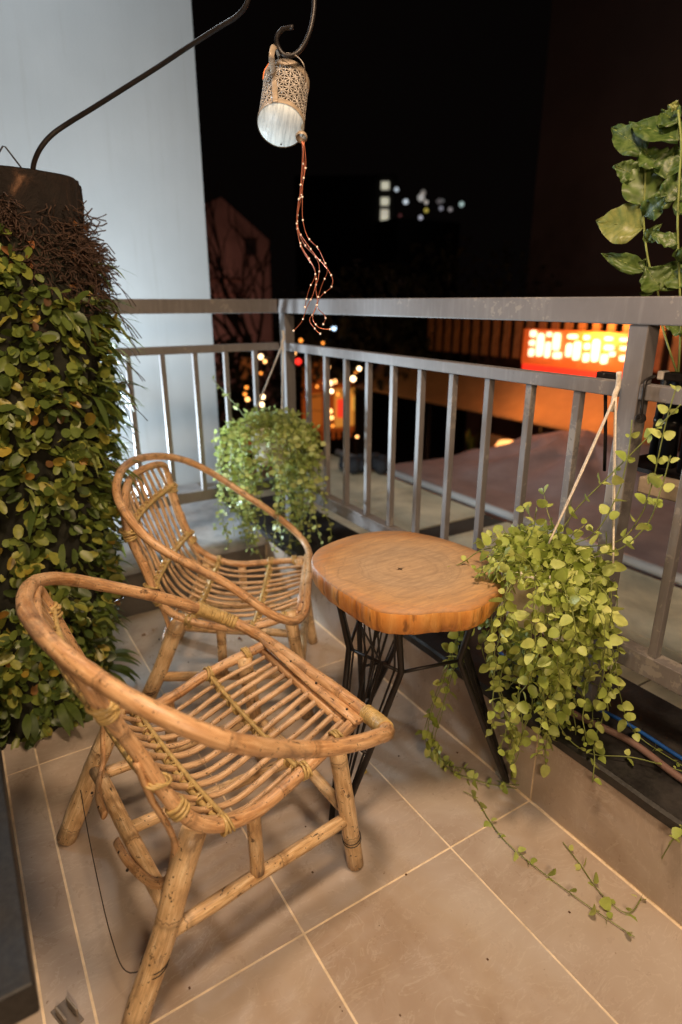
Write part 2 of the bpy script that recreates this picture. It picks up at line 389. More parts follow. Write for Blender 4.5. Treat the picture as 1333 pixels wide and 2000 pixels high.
# left kerb
lk = thing('rough_kerb', 'rough grey concrete kerb below the short railing by the pale wall', 'kerb', (0, 2.4, 0))
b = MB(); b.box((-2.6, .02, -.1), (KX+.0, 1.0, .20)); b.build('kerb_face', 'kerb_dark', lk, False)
b = MB(); nx, ny = 80, 16
for i in range(nx+1):
    for j in range(ny+1):
        x = -2.6+3.72*i/nx; y = -.015+1.0*j/ny+.018*noise.noise(V((x*4, 3, 0)))*(1 if j == 0 else .2)
        b.v.append(V((x, y, .236+.014*noise.noise(V((x*3, y*3, 1)))-(.018 if j == 0 else 0))))
for i in range(nx):
    for j in range(ny): a = i*(ny+1)+j; b.face([a, a+ny+1, a+ny+2, a+1])
nb = len(b.v)
for i in range(nx+1): p = b.v[i*(ny+1)]; b.v.append(V((p.x, p.y+.012, .185)))
for i in range(nx): b.face([i*(ny+1), nb+i, nb+i+1, (i+1)*(ny+1)])
b.build('concrete_cap', 'cap_grey', lk)
# side wall of the next building
sw = thing('side_wall', 'tall pale grey rendered wall beyond the short railing', 'wall', (1.288, 3.4, 0))
b = MB(); b.box((-5, 0, -4), (0, .25, 6)); b.build('wall_body', 'wall', sw, False)

# ------------------------------------------------------------------ railings
RX = 1.25
def railing(name, label, loc):
    return thing(name, label, 'railing', loc)
rr_ = railing('balcony_railing', 'long grey steel railing running from the corner past the table to the right edge', (RX, 1.2, KZ))
def rbox(nm, lo, hi, par, base, bev=.002):
    lo = V(lo)-V(base); hi = V(hi)-V(base); return boxobj(nm, lo, hi, 'steel', par, bev)
B1 = (RX, 1.2, KZ)
rbox('top_rail', (RX-.004, -1.2, 1.194), (RX+.052, 2.496, 1.2505), rr_, B1, .003)
rbox('mid_rail', (RX, .835, 1.040), (RX+.03, 2.443, 1.073), rr_, B1)
rbox('mid_rail', (RX, -1.2, 1.040), (RX+.03, .788, 1.073), rr_, B1)
rbox('bottom_rail', (RX-.003, -1.2, .416), (RX+.037, 2.443, .468), rr_, B1)
rbox('post', (RX, .789, .247), (RX+.042, .834, 1.1935), rr_, B1)
rbox('post', (RX, 2.4435, .247), (RX+.046, 2.4935, 1.1935), rr_, B1)
ys = [2.27-.147*k for k in range(10)]
bm_ = None
for y in ys + [.66-.147*k for k in range(12)]:
    rbox('baluster', (RX+.004, y-.010, .4685), (RX+.024, y+.010, 1.0395), rr_, B1, .0015)
lr_ = railing('balcony_railing', 'short grey steel railing in front of the pale wall, behind the rattan chairs', (.5, 2.5, KZ))
B2 = (.5, 2.5, KZ)
rbox('top_rail', (-2.0, 2.497, 1.1945), (RX-.0045, 2.55, 1.2500), lr_, B2, .003)
rbox('mid_rail', (-2.0, 2.50, 1.040), (RX-.001, 2.53, 1.071), lr_, B2)
rbox('bottom_rail', (-2.0, 2.497, .412), (RX-.001, 2.537, .458), lr_, B2)
for k in range(18):
    x = 1.136-.1343*k; rbox('baluster', (x-.010, 2.503, .4585), (x+.010, 2.523, 1.0395), lr_, B2, .0015)
rbox('post', (-.62, 2.50, .22), (-.575, 2.542, 1.194), lr_, B2)

# ------------------------------------------------------------------ rattan chairs
HC = [[[0.278, 0.002, 0.392], [0.262, 0.258, 0.385], [0.194, 0.339, 0.422], [0.068, 0.337, 0.512], [-0.124, 0.345, 0.615], [-0.244, 0.222, 0.695], [-0.297, -0.013, 0.736], [-0.242, -0.251, 0.71], [-0.124, -0.369, 0.637], [0.043, -0.338, 0.515], [0.207, -0.329, 0.45], [0.285, -0.251, 0.401]],
      [[0.25, 0.0, 0.371], [0.241, 0.254, 0.366], [0.177, 0.342, 0.419], [0.05, 0.345, 0.519], [-0.133, 0.361, 0.646], [-0.254, 0.239, 0.729], [-0.305, 0.0, 0.762], [-0.254, -0.239, 0.729], [-0.133, -0.361, 0.646], [0.05, -0.345, 0.519], [0.177, -0.342, 0.419], [0.241, -0.254, 0.366]]]
FC = [[[0.26, 0.199, 0.377], [0.113, 0.229, 0.333], [-0.044, 0.21, 0.311], [-0.15, 0.216, 0.371], [-0.194, 0.213, 0.509], [-0.234, 0.227, 0.641], [-0.256, 0.187, 0.695], [-0.285, 0.003, 0.703], [-0.262, -0.182, 0.700], [-0.248, -0.217, 0.660], [-0.203, -0.209, 0.545], [-0.132, -0.248, 0.389], [-0.026, -0.245, 0.334], [0.109, -0.225, 0.353], [0.257, -0.194, 0.379]],
      [[0.237, 0.198, 0.357], [0.097, 0.237, 0.329], [-0.047, 0.229, 0.33], [-0.16, 0.231, 0.384], [-0.211, 0.222, 0.512], [-0.245, 0.232, 0.64], [-0.256, 0.188, 0.712], [-0.290, 0.0, 0.728], [-0.256, -0.188, 0.712], [-0.245, -0.232, 0.64], [-0.211, -0.222, 0.512], [-0.16, -0.231, 0.384], [-0.047, -0.229, 0.33], [0.097, -0.237, 0.329], [0.237, -0.198, 0.357]]]
def cane(r, seed, period=.19):
    def f(L):
        k = (L+seed*.07) % period
        return r*(1+.07*math.exp(-((k-.03)/.006)**2)+.05*noise.noise(V((L*7, seed*3.1, 0))))
    return f
def wob(pts, amp, seed):
    return [p+V((noise.noise(p*6+V((seed, 0, 0))), noise.noise(p*6+V((0, seed, 9))), noise.noise(p*6+V((4, 0, seed)))))*amp for p in pts]
def wrap(mb, pts, r, cr=.0032, n=3):
    """coils of split cane around the curve pts"""
    L = [0]
    for i in range(1, len(pts)): L.append(L[-1]+(pts[i]-pts[i-1]).length)
    k = max(1, int(L[-1]/(cr*1.75)))
    for q in range(k+1):
        d = L[-1]*q/k
        i = max(1, next((j for j in range(1, len(L)) if L[j] >= d-1e-9), len(L)-1))
        t = (d-L[i-1])/max(1e-9, L[i]-L[i-1]); p = pts[i-1].lerp(pts[i], t); ax = (pts[i]-pts[i-1]).normalized()
        ax = (ax+V((random.uniform(-.09, .09), random.uniform(-.09, .09), random.uniform(-.09, .09)))).normalized()
        mb.ring(p, ax, r+cr*.35, cr, 14, 5)
def chair(idx, label, loc, rz):
    root = thing('rattan_armchair', label, 'chair', loc, rz, 'rattan armchairs on the balcony')
    H = wob(catmull(HC[idx], 12, True), .004, idx+1); FR = FC[idx]; s0 = idx*31
    b = MB(); b.tube(H, cane(.0150 if idx == 0 else .0124, s0, .23), 14, True); b.build('arm_hoop', 'rattan', root)
    # seat and back frame: left side, top arc, right side
    fp = wob(catmull(FR, 10), .003, idx+5)
    b = MB(); b.tube(fp, cane(.0132 if idx == 0 else .0116, s0+2, .2), 12); b.build('seat_frame', 'rattan', root)
    # flat bar nailed on the front of the hoop
    fl_, fr_ = V(FR[0]), V(FR[-1])
    bar = [fl_.lerp(fr_, t)+V((.004, 0, .010)) for t in (-.04, .2, .4, .6, .8, 1.04)]
    b = MB(); b.tube(wob(bar, .003, idx+3), cane(.015, 3, .2), 10, squash=.42, up=V((0, 0, 1))); fb = b.build('front_bar', 'rattan', root)
    b = MB()
    for t in (.06, .33, .62, .93): b.ball(fl_.lerp(fr_, t)+V((.004, 0, .0165)), .0033, 6, 4)
    b.build('nail', 'nail', fb)
    b = MB(); b.tube([fl_+V((-.006, 0, -.016)), fr_+V((-.006, 0, -.016))], cane(.011, 7), 10); b.build('front_rail', 'rattan', root)
    # surface of the lattice
    half = len(FR)//2
    Lc = catmull(FR[:half], 14); Rc = catmull(FR[half+1:][::-1], 14); topc = V(FR[half]); N = len(Lc)
    def surf(u, k):       # u -1..1 from right to left, k index along
        p = Rc[k].lerp(Lc[k], (u+1)/2); t = k/(N-1)
        q = (1-u*u); tt = max(0, (t-.35)/.65)
        sagx = (topc.x-(Lc[-1].x+Rc[-1].x)/2)*tt; sagz = (topc.z-(Lc[-1].z+Rc[-1].z)/2)*max(0, (t-.8)/.2)
        p = p+V((sagx*q, 0, sagz*q - .016*q*math.sin(math.pi*min(1, t/.55)) - .012*(1-tt)))
        return p
    nr = 11
    for i in range(nr):
        u = -0.86+1.72*i/(nr-1)+random.uniform(-.015, .015)
        k1 = N-1
        pts = [surf(u+.012*noise.noise(V((k*.15, i*3.3, idx))), k) for k in range(0, k1+1, 2)]
        pts = wob(pts, .005, i*2.3+idx*17)
        b = MB(); rr = random.uniform(.0056, .0076)*(1 if idx == 0 else .84)
        b.tube(pts, cane(rr, i*5+idx, .27), 8); b.build('rod', 'rod', root)
    # cross ribs under the rods, laced with split cane
    for ri, t in enumerate((.17, .40, .60, .82)):
        k = int(t*(N-1)); k2 = min(N-1, k+1)
        nrm = (surf(0, k2)-surf(0, max(0, k-1))).cross(V((0, 1, 0))).normalized()
        if nrm.z > 0: nrm = -nrm
        us = [-1.0+2.0*j/20 for j in range(21)]
        pts = [surf(u, k)+nrm*(-.004) for u in us]; pts = [p+nrm*.006 for p in pts]
        b = MB(); b.tube([p-nrm*.012 for p in pts], .0052, 6); 
        b.tube([p+nrm*.005 for p in pts], .0078, 7)
        for i in range(nr):
            u = -.86+1.72*i/(nr-1)
            for du in (-.028, .0, .028):
                c = surf(u+du, k)+nrm*.001; ax = V((random.uniform(-.6, .6), 1, random.uniform(-.3, .3)))
                b.ring(c, ax, .0115, .0022, 10, 4)
        for u in (-.985, .985):
            c = surf(u, k)+V((0, 0, .01)); 
            for d in (-.007, 0, .007): b.ring(fp[min(range(len(fp)), key=lambda q: (fp[q]-c).length)]+V((d, 0, 0)), (1, 0, random.uniform(-.3, .3)) if t < .5 else (.3, 0, 1), .0165, .003, 12, 5)
        b.build('laced_rib', 'bind', root)
    # bindings on hoop and frame
    n_ = len(H)
    def wpart(pts, r, cr=.0032):
        b = MB(); wrap(b, pts, r, cr); tag(b.build('cane_wrapping', 'bind', root))
    if idx == 0: wpart([H[(n_-12+j) % n_] for j in range(-2, 4)], .0152); wpart([H[j] for j in range(18, 31)], .0152)
    for (u_, t_, k_) in ((1, .80, 1), (-1, .80, 1), (1, .56, 0), (-1, .56, 0)):
        c = surf(u_, int(t_*(N-1))); q = min(range(len(fp)), key=lambda i: (fp[i]-c).length); wpart(fp[q-k_:q+2], .0145, .0038)
    for sgn in (1, -1):
        fpp = fp[4] if sgn == 1 else fp[-5]; b = MB()
        for d in (-.006, 0, .006): b.ring(fpp+V((d, 0, 0)), (1, random.uniform(-.1, .1), .3), .017, .0034, 12, 5)
        b.build('cane_wrapping', 'bind', root)
    # junction where back frame meets hoop: oblique wrapping
    FXf, WF, FXr, WR = .25, .22, .277, .252
    def leg(p0, p1, r, seed):
        b = MB(); p0, p1 = V(p0), V(p1)
        pts = [p0.lerp(p1, t/9)+V((0, 0, 0)) for t in range(10)]
        b.tube(wob(pts, .006, seed), cane(r, seed, .16), 14); return b.build('leg', 'leg', root)
    tops = {}
    for sgn in (1, -1):
        leg((.205, sgn*.205, .362-(.0 if idx else -.0)), (FXf, sgn*WF, 0.004), .0195, sgn+3+idx*7)
        leg((-.120, sgn*.222, .345), (-FXr, sgn*WR, .004), .0235, sgn+9+idx*5)
    def at_leg(front, sgn, z):
        a, c = (V((.205, sgn*.205, .362)), V((FXf, sgn*WF, 0))) if front else (V((-.120, sgn*.222, .345)), V((-FXr, sgn*WR, 0)))
        t = (a.z-z)/(a.z-c.z); return a.lerp(c, t)
    def bar_(name, a, c, r, seed):
        b = MB(); b.tube(wob([V(a).lerp(V(c), t/8) for t in range(9)], .004, seed), cane(r, seed, .2), 12); return b.build(name, 'leg', root)
    for sgn in (1, -1):
        a, c = at_leg(False, sgn, .158), at_leg(True, sgn, .150)
        bar_('side_stretcher', a.lerp(c, .03), a.lerp(c, .97), .0145, sgn+20+idx)
        m = a.lerp(c, .46); bar_('strut', m+V((0, 0, .01)), V((m.x, sgn*.222, .318)), .0145, sgn+30+idx)
    a, c = at_leg(False, -1, .197), at_leg(False, 1, .190); bar_('rear_stretcher', a.lerp(c, .04), a.lerp(c, .96), .0165, 40+idx); mr = a.lerp(c, .5)
    a, c = at_leg(True, -1, .165), at_leg(True, 1, .165); bar_('front_stretcher', a.lerp(c, .05), a.lerp(c, .95), .0135, 44+idx); mf = a.lerp(c, .5)
    bar_('center_stretcher', mr+V((.012, 0, .0)), mf-V((.01, 0, 0)), .014, 50+idx)
    for sgn in (1, -1):
        P = [(-.207, sgn*.220, .53), (-.191, sgn*.225, .45), (-.169, sgn*.225, .378), (-.160, sgn*.22, .326), (-.168, sgn*.215, .27), (-.178, sgn*.195, .225), (-.197, sgn*.165, .212), (-.216, sgn*.10, .214), (-.220, sgn*.04, .216)]
        b = MB(); b.tube(catmull(P, 7), cane(.0105, 60+sgn), 8, squash=.55, up=V((1, 0, 0))); lp = b.build('brace_loop', 'rattan', root)
        b = MB()
        for y in (.12, .07): b.ball(V((-.224, sgn*y, .217)), .0032, 6, 4)
        b.build('nail', 'nail', lp)
    # thin iron wire twisted on two legs
    for (fr2, sgn, z, r, m_) in ((True, -1, .080, .0208, 2), (False, -1, .105, .0248, 2)):
        b = MB(); pts = []
        for k in range(m_*16+1):
            a = 2*math.pi*k/16; c = at_leg(fr2, sgn, z+.008*k/16); pts.append(c+V((math.cos(a)*r, math.sin(a)*r*1.02, .004*math.sin(a+1))))
        if idx == 0 and not fr2:
            a = at_leg(False, 1, .15); c = at_leg(False, -1, .1)
            pts = pts+catmull([pts[-1], c+V((-.03, .04, -.03)), a.lerp(c, .75)+V((-.045, 0, -.03)), a.lerp(c, .35)+V((-.035, 0, -.01)), a+V((-.02, 0, 0))], 6)[1:]
        b.tube(pts, .0011, 5); b.build('wire_tie', 'nail', root)
    return root
chair(0, 'rattan armchair nearest the camera, with cane wrapping on its front corner', (.341, 1.101, 0), .069)
chair(1, 'rattan armchair behind, standing between the leafy log and the wooden table', (.6797, 1.7574, 0), -.556)

# ------------------------------------------------------------------ table
TC = V((.883, 1.09, 0))
out = [[0.692, 1.24], [0.737, 1.303], [0.803, 1.334], [0.884, 1.348], [0.962, 1.337], [1.028, 1.296], [1.07, 1.226], [1.09, 1.158], [1.099, 1.096], [1.097, 1.024], [1.075, 0.963], [1.036, 0.917], [0.983, 0.885], [0.932, 0.86], [0.883, 0.848], [0.841, 0.855], [0.799, 0.876], [0.754, 0.894], [0.718, 0.918], [0.688, 0.951], [0.679, 1.007], [0.674, 1.076], [0.674, 1.158]]
ol = catmull([V((x-TC.x, y-TC.y, 0)) for x, y in out], 9, True); no = len(ol)
tab = thing('stump_table', 'round side table with a thick sliced tree trunk top on black wire legs', 'table', TC)
b = MB()
prof = [(.985, .620, 1), (1.0, .614, 1), (1.003, .600, 0), (1.0, .585, 0), (.985, .572, 0), (.965, .562, 0), (.94, .560, 0)]
for s_, z, _ in prof:
    for i, p in enumerate(ol):
        a = i/no*2*math.pi; rip = 1+(.013*noise.noise(V((math.cos(a)*14, math.sin(a)*14, z*7)))+.006*noise.noise(V((math.cos(a)*40, math.sin(a)*40, z*4)))) * (1 if z < .61 else .35)
        b.v.append(V((p.x*s_*rip, p.y*s_*rip, z+(.002*noise.noise(p*30) if z < .58 else 0))))
for q in range(len(prof)-1):
    for i in range(no):
        j = (i+1) % no; b.face([q*no+i, q*no+j, (q+1)*no+j, (q+1)*no+i][::-1], None, 0 if q < 1 else 1)
for (s_, z) in ((.8, .6202), (.5, .6203), (.2, .6203)):
    for p in ol: b.v.append(V((p.x*s_, p.y*s_, z)))
base0 = [0, 7*no, 8*no, 9*no]
for q in range(3):
    for i in range(no): j = (i+1) % no; b.face([base0[q]+i, base0[q]+j, base0[q+1]+j, base0[q+1]+i], None, 0)
b.v.append(V((0, 0, .6203))); c0 = len(b.v)-1
for i in range(no): b.face([9*no+i, 9*no+(i+1) % no, c0], None, 0)
b.v.append(V((0, 0, .560))); c1 = len(b.v)-1
for i in range(no): b.face([6*no+(i+1) % no, 6*no+i, c1], None, 1)
top = b.build('table_top', ['top', 'side'], tab)
b = MB(); hc = onz(782, 1112, .62)-TC; st = []
for i in range(12):
    a = i/12*2*math.pi; r = (.0125 if i % 3 == 0 else .0035)*random.uniform(.7, 1.2); st.append(V((hc.x+r*math.cos(a)*1.3, hc.y+r*math.sin(a), .6212)))
b.v = st; b.face(list(range(12))); b.build('pith_crack', simple('pith', (.03, .015, .008), 1), top, False)
for k, deg in enumerate((197, 317, 77)):
    a = math.radians(deg); rd = V((math.cos(a), math.sin(a), 0)); tg = V((-math.sin(a), math.cos(a), 0))
    foot = rd*.285
    def P(rad, tan, z): return rd*rad+tg*tan+V((0, 0, z))
    b = MB()
    path = [P(.165, .088, .562), P(.135, .08, .42), P(.21, .045, .21), P(.278, .013, .03), P(.286, .0, .009), P(.278, -.013, .03), P(.21, -.045, .21), P(.135, -.08, .42), P(.165, -.088, .562)]
    fine = []
    for i in range(len(path)-1):
        for t in range(4): fine.append(path[i].lerp(path[i+1], t/4))
    fine.append(path[-1]); b.tube(fine, .0078, 10); lg = b.build('leg', 'iron', tab)
    for q_ in ((P(.135, .08, .42), P(.135, -.08, .42)), (P(.21, .05, .215), P(.21, -.05, .215))):
        b = MB(); b.tube(q_, .0042, 8); b.build('cross_bar', 'iron', lg)
    for i in range(7):
        u = -1+2*i/6; b = MB(); u2 = -u*.55 if i % 2 else u*.9
        b.tube([P(.165, .078*u, .56), P(.138, .07*u2, .42), P(.208, .036*u2, .215), P(.262, .012*u2, .06)], .0028, 6); b.build('thin_rod', 'iron', lg)
    a2 = math.radians(deg+120); rd2 = V((math.cos(a2), math.sin(a2), 0)); tg2 = V((-math.sin(a2), math.cos(a2), 0))
    b = MB(); b.tube([P(.135, .08, .42), rd2*.135-tg2*.08+V((0, 0, .42))], .0045, 8); b.build('tie_bar', 'iron', tab)

# ------------------------------------------------------------------ leaves
def leaf_verts(L, W, cup=.12, n=10, point=.35, bend=.10):
    rim = []
    for i in range(n):
        a = 2*math.pi*i/n
        x = L*.5*(1-math.cos(a)); y = W*.5*math.sin(a)*(1+point*math.cos(a))
        rim.append(V((x, y, cup*W*(2*y/W)**2 - bend*L*(x/L)**2)))
    vs = rim+[V((L*.33, 0, -.02*L)), V((L*.68, 0, -.03*L-bend*.4*L))]
    c0, c1 = n, n+1; fs = []
    q = n//4; lo_ = set(list(range(q))+list(range(n-q, n)))
    for i in range(n): fs.append([i, (i+1) % n, c0 if i in lo_ else c1])
    fs += [[q, c1, c0], [n-q, c0, c1]]
    return vs, fs
def orient(p, d, nrm, s=1., roll=0.):
    d = V(d).normalized(); nrm = V(nrm); y = nrm.cross(d)
    if y.length < 1e-4: y = d.orthogonal()
    y.normalize(); z = d.cross(y)
    m = Matrix((d, y, z)).transposed().to_4x4() @ Matrix.Rotation(roll, 4, 'X')
    return Matrix.Translation(p) @ m @ Matrix.Scale(s, 4)
def leaf_set(root, items, shapes, mats, limit=300, name='leaf', stuff='leaves'):
    """items: (matrix in root space, shape index); the ones that show largest are parts, the rest one part"""
    inv = root.matrix_world.copy() if False else None
    items.sort(key=lambda it: it[2])
    mes = []
    for k, (vs, fs) in enumerate(shapes):
        b = MB(); b.add(vs, fs, Matrix.Identity(4)); mes.append(b.mesh(name, mats[k]))
    for m, k, _ in items[:limit]:
        o = link(name, mes[k], root); o.matrix_basis = m
    um = sorted(set(mats)); b = MB()
    for m, k, _ in items[limit:]: b.add(shapes[k][0], shapes[k][1], m, um.index(mats[k]))
    if items[limit:]: tag(b.build(stuff, um, root), kind='stuff')

# ------------------------------------------------------------------ log covered with creeping ferns
LB, LT = V((.06, 1.99, 0)), V((.225, 2.15, 1.565))
def laxis(t): return LB.lerp(LT, t)
log = thing('fern_covered_log', 'upright log covered in small creeping fern leaves at the left edge', 'planter', LB)
b = MB(); nseg = 48
zs = [0]+[i/30 for i in range(1, 31)]
def lrad(t, a): return (.175+.05*noise.noise(V((math.cos(a)*1.5, math.sin(a)*1.5, t*2)))*.5 + .012*noise.noise(V((math.cos(a)*6, math.sin(a)*6, t*9)))) + (.012 if t > .93 else 0)
for t in zs:
    c = laxis(t)-LB
    for k in range(nseg):
        a = 2*math.pi*k/nseg; r = lrad(t, a)*1.12; b.v.append(c+V((r*math.cos(a), r*math.sin(a), 0)))
for i in range(len(zs)-1):
    for k in range(nseg): k2 = (k+1) % nseg; b.face([i*nseg+k, i*nseg+k2, (i+1)*nseg+k2, (i+1)*nseg+k])
b.build('log_bark', 'bark', log)
b = MB(); c = laxis(1)-LB; b.v.append(c+V((0, 0, .012)))
for k in range(nseg): a = 2*math.pi*k/nseg; r = lrad(1, a)*1.12; b.v.append(c+V((r*math.cos(a), r*math.sin(a), .0015)))
for k in range(nseg): b.face([0, 1+k, 1+(k+1) % nseg])
b.build('sawn_end', 'sawn', log)
def coat(t): # thickness of the leaf carpet
    return .045+.075*math.sin(math.pi*min(1, max(0, (t-.05)/.9)))**.7*(1+.35*noise.noise(V((t*5, 2, 0))))
shapes = [leaf_verts(.044, .026, .12, point=-.05), leaf_verts(.038, .025, .1, point=-.1), leaf_verts(.030, .022, .1, point=-.1), leaf_verts(.050, .023, .15, point=0)]
items = []
camd = V((0, 0, 0))
tocam = (CAM-LB); tocam.z = 0; ca = math.atan2(tocam.y, tocam.x)
for i in range(7600):
    t = random.random()**.95*.935; a = ca+random.uniform(-2.2, 2.2)*random.uniform(.5, 1)
    da = a-ca; t0 = .905-.15*max(0, min(1, (da+.5)/.9))
    if t > t0 and random.random() < (t-t0)/.055*(.8+.8*noise.noise(V((a*2, t*6, 5)))): continue
    cl = noise.noise(V((math.cos(a)*4, math.sin(a)*4, t*9)))
    if cl < -.04 and random.random() < .78: continue
    r = lrad(t, a)*1.1+coat(t)*(random.random()**.6)*(.75+.5*cl)
    if t > .75: r -= (t-.75)*.2
    n_ = V((math.cos(a), math.sin(a), 0)); tg = V((-math.sin(a), math.cos(a), 0))
    p = laxis(t)-LB+n_*r
    if p.z < .01: continue
    d = n_*random.uniform(.2, 1.0)+tg*random.uniform(-.9, .9)+V((0, 0, random.uniform(-.9, .5)))
    nr = n_*random.uniform(.3, 1)+V((random.uniform(-.5, .5), random.uniform(-.5, .5), random.uniform(.1, 1)))
    m = orient(p, d, nr, random.uniform(.75, 1.2)); dist = depth(p+LB)-(.25 if (p+LB-CAM).normalized().dot(n_) < -.3 else 0)
    facing = max(.15, -(p+LB-CAM).normalized().dot(n_)); items.append((m, random.choice((0, 0, 1, 1, 2, 3)), depth(p+LB)/facing+(0 if r > lrad(t, a)*1.1+coat(t)*.7 else 3)))
leaf_set(log, items, shapes, ['leaf_fern']*4)
# dark moss bed under the leaves
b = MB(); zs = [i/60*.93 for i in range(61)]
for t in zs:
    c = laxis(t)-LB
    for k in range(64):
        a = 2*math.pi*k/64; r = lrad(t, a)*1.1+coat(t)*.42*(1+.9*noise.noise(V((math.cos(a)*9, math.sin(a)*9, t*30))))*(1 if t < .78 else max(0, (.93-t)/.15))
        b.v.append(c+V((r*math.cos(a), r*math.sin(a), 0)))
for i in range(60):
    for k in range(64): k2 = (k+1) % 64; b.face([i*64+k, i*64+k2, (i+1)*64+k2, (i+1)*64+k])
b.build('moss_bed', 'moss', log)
# narrow blades on the right flank, roots near the top, dry leaves
def blade(mb, p, d, L, W, droop, mi=0, n=6):
    p = V(p); d = V(d).normalized(); q = p.copy(); base = len(mb.v); side = d.cross(V((0, 0, 1))); side = side.normalized() if side.length > 1e-3 else V((1, 0, 0))
    for i in range(n+1):
        t = i/n; wd = W*(math.sin(math.pi*(t*.9+.08)))*.5
        mb.v.append(q+side*wd); mb.v.append(q-side*wd)
        d = (d+V((0, 0, -droop/n))).normalized(); q = q+d*L/n
    for i in range(n): mb.face([base+2*i, base+2*i+1, base+2*i+3, base+2*i+2], None, mi)
b = MB()
for i in range(520):
    t = random.uniform(.12, .86) if random.random() < .6 else random.uniform(.45, .82)
    a = ca+random.uniform(.75, 2.1) if random.random() < .85 else ca+random.uniform(-1.5, .8)
    n_ = V((math.cos(a), math.sin(a), 0)); r = lrad(t, a)*1.1+coat(t)*.5
    if random.random() < .4: continue
    blade(b, laxis(t)-LB+n_*r, n_+V((random.uniform(-.5, .5), random.uniform(-.5, .5), random.uniform(-.3, .7))), random.uniform(.05, .14)*(1.15 if t > .4 else .8), random.uniform(.009, .021), random.uniform(.5, 2.4))
for i in range(26):
    a = ca+random.uniform(-.6, 1.6); n_ = V((math.cos(a), math.sin(a), 0)); t = .03
    blade(b, laxis(t)-LB+n_*.23+V((0, 0, .05)), n_+V((0, 0, random.uniform(-.1, .6))), random.uniform(.08, .13), .026, random.uniform(1.2, 2))
tag(b.build('narrow_blades', 'blade', log), kind='stuff')
b = MB()
for i in range(1300):
    a = ca+random.uniform(-1.4, 2.0); t = random.gauss(.86 if a > ca else .925, .05 if a > ca else .015); n_ = V((math.cos(a), math.sin(a), 0))
    if t > .955: t = .9
    p = laxis(t)-LB+n_*(lrad(t, a)*1.1+.01); d = n_+V((random.uniform(-1, 1), random.uniform(-1, 1), random.uniform(-.8, .8))); pts = [p]
    if a > ca+.5 and t < .90: p = p+n_*random.uniform(0, .05)
    for k in range(5):
        d = (d.normalized()+V((random.uniform(-.7, .7), random.uniform(-.7, .7), random.uniform(-.8, .5)))); p = p+d.normalized()*random.uniform(.008, .020)*(1.0 if a > ca+.9 else .8); pts.append(p)
    b.tube(pts, random.uniform(.0008, .0022), 4)
for i in range(36):   # long drooping roots at the right flank
    t = random.uniform(.35, .85); a = ca+random.uniform(.9, 1.9); n_ = V((math.cos(a), math.sin(a), 0)); p = laxis(t)-LB+n_*(lrad(t, a)+coat(t)*.7)
    pts = [p]; d = n_+V((0, 0, .3))
    for k in range(7): d = d+V((random.uniform(-.2, .2), random.uniform(-.2, .2), -.35)); p = p+d.normalized()*.022; pts.append(p)
    b.tube(pts, .0013, 4)
tag(b.build('roots', 'stem_dry', log), kind='stuff')
items = []
for i in range(90):
    t = random.gauss(.83, .05); a = ca+random.uniform(-1.4, 1.6); n_ = V((math.cos(a), math.sin(a), 0)); p = laxis(min(.93, t))-LB+n_*(lrad(t, a)*1.1+.012)
    items.append((orient(p, n_*.4+V((random.uniform(-1, 1), random.uniform(-1, 1), random.uniform(-1, .4))), n_+V((random.uniform(-1, 1),)*3)*.5, random.uniform(.7, 1.2)), 0, depth(p+LB)))
leaf_set(log, items, [leaf_verts(.032, .02, .4)], ['dry'], 90, 'dry_leaf')

# ------------------------------------------------------------------ shepherd hook, lantern, fairy lights
hp = [(66, 345, 2.03), (66, 322, 2.02), (78, 292, 2.0), (100, 265, 1.99), (130, 243, 1.98), (190, 206, 1.94), (250, 168, 1.9), (310, 130, 1.86), (370, 90, 1.81), (430, 52, 1.77), (462, 32, 1.75), (482, 8, 1.73), (492, -30, 1.72), (510, -75, 1.70), (560, -95, 1.67), (600, -65, 1.65), (613, -15, 1.64), (613, 25, 1.635), (604, 66, 1.63), (588, 96, 1.63), (572, 108, 1.625), (555, 107, 1.62), (544, 92, 1.62), (541, 74, 1.615), (551, 58, 1.61), (573, 53, 1.60)]
pts = catmull([ond(*p) for p in hp], 5)
hk = thing('shepherd_hook', 'long bent black iron rod rising from the log top and curling into a hook', 'hook', pts[0])
b = MB(); b.tube([p-pts[0] for p in pts], lambda L: .0068-.0022*min(1, L/1.6), 8); b.build('iron_rod', 'iron', hk)
wp = [ond(*p) for p in ((-60, 400, 2.0), (6, 285, 1.98), (11, 287, 1.98), (50, 338, 1.99), (60, 356, 2.0))]
b = MB(); b.tube([p-wp[0] for p in wp], .0022, 6); tag(b.build('bent_wire', 'iron', None, True, wp[0]), 'thin black wire bent to a peak on top of the log at the left edge', 'wire')
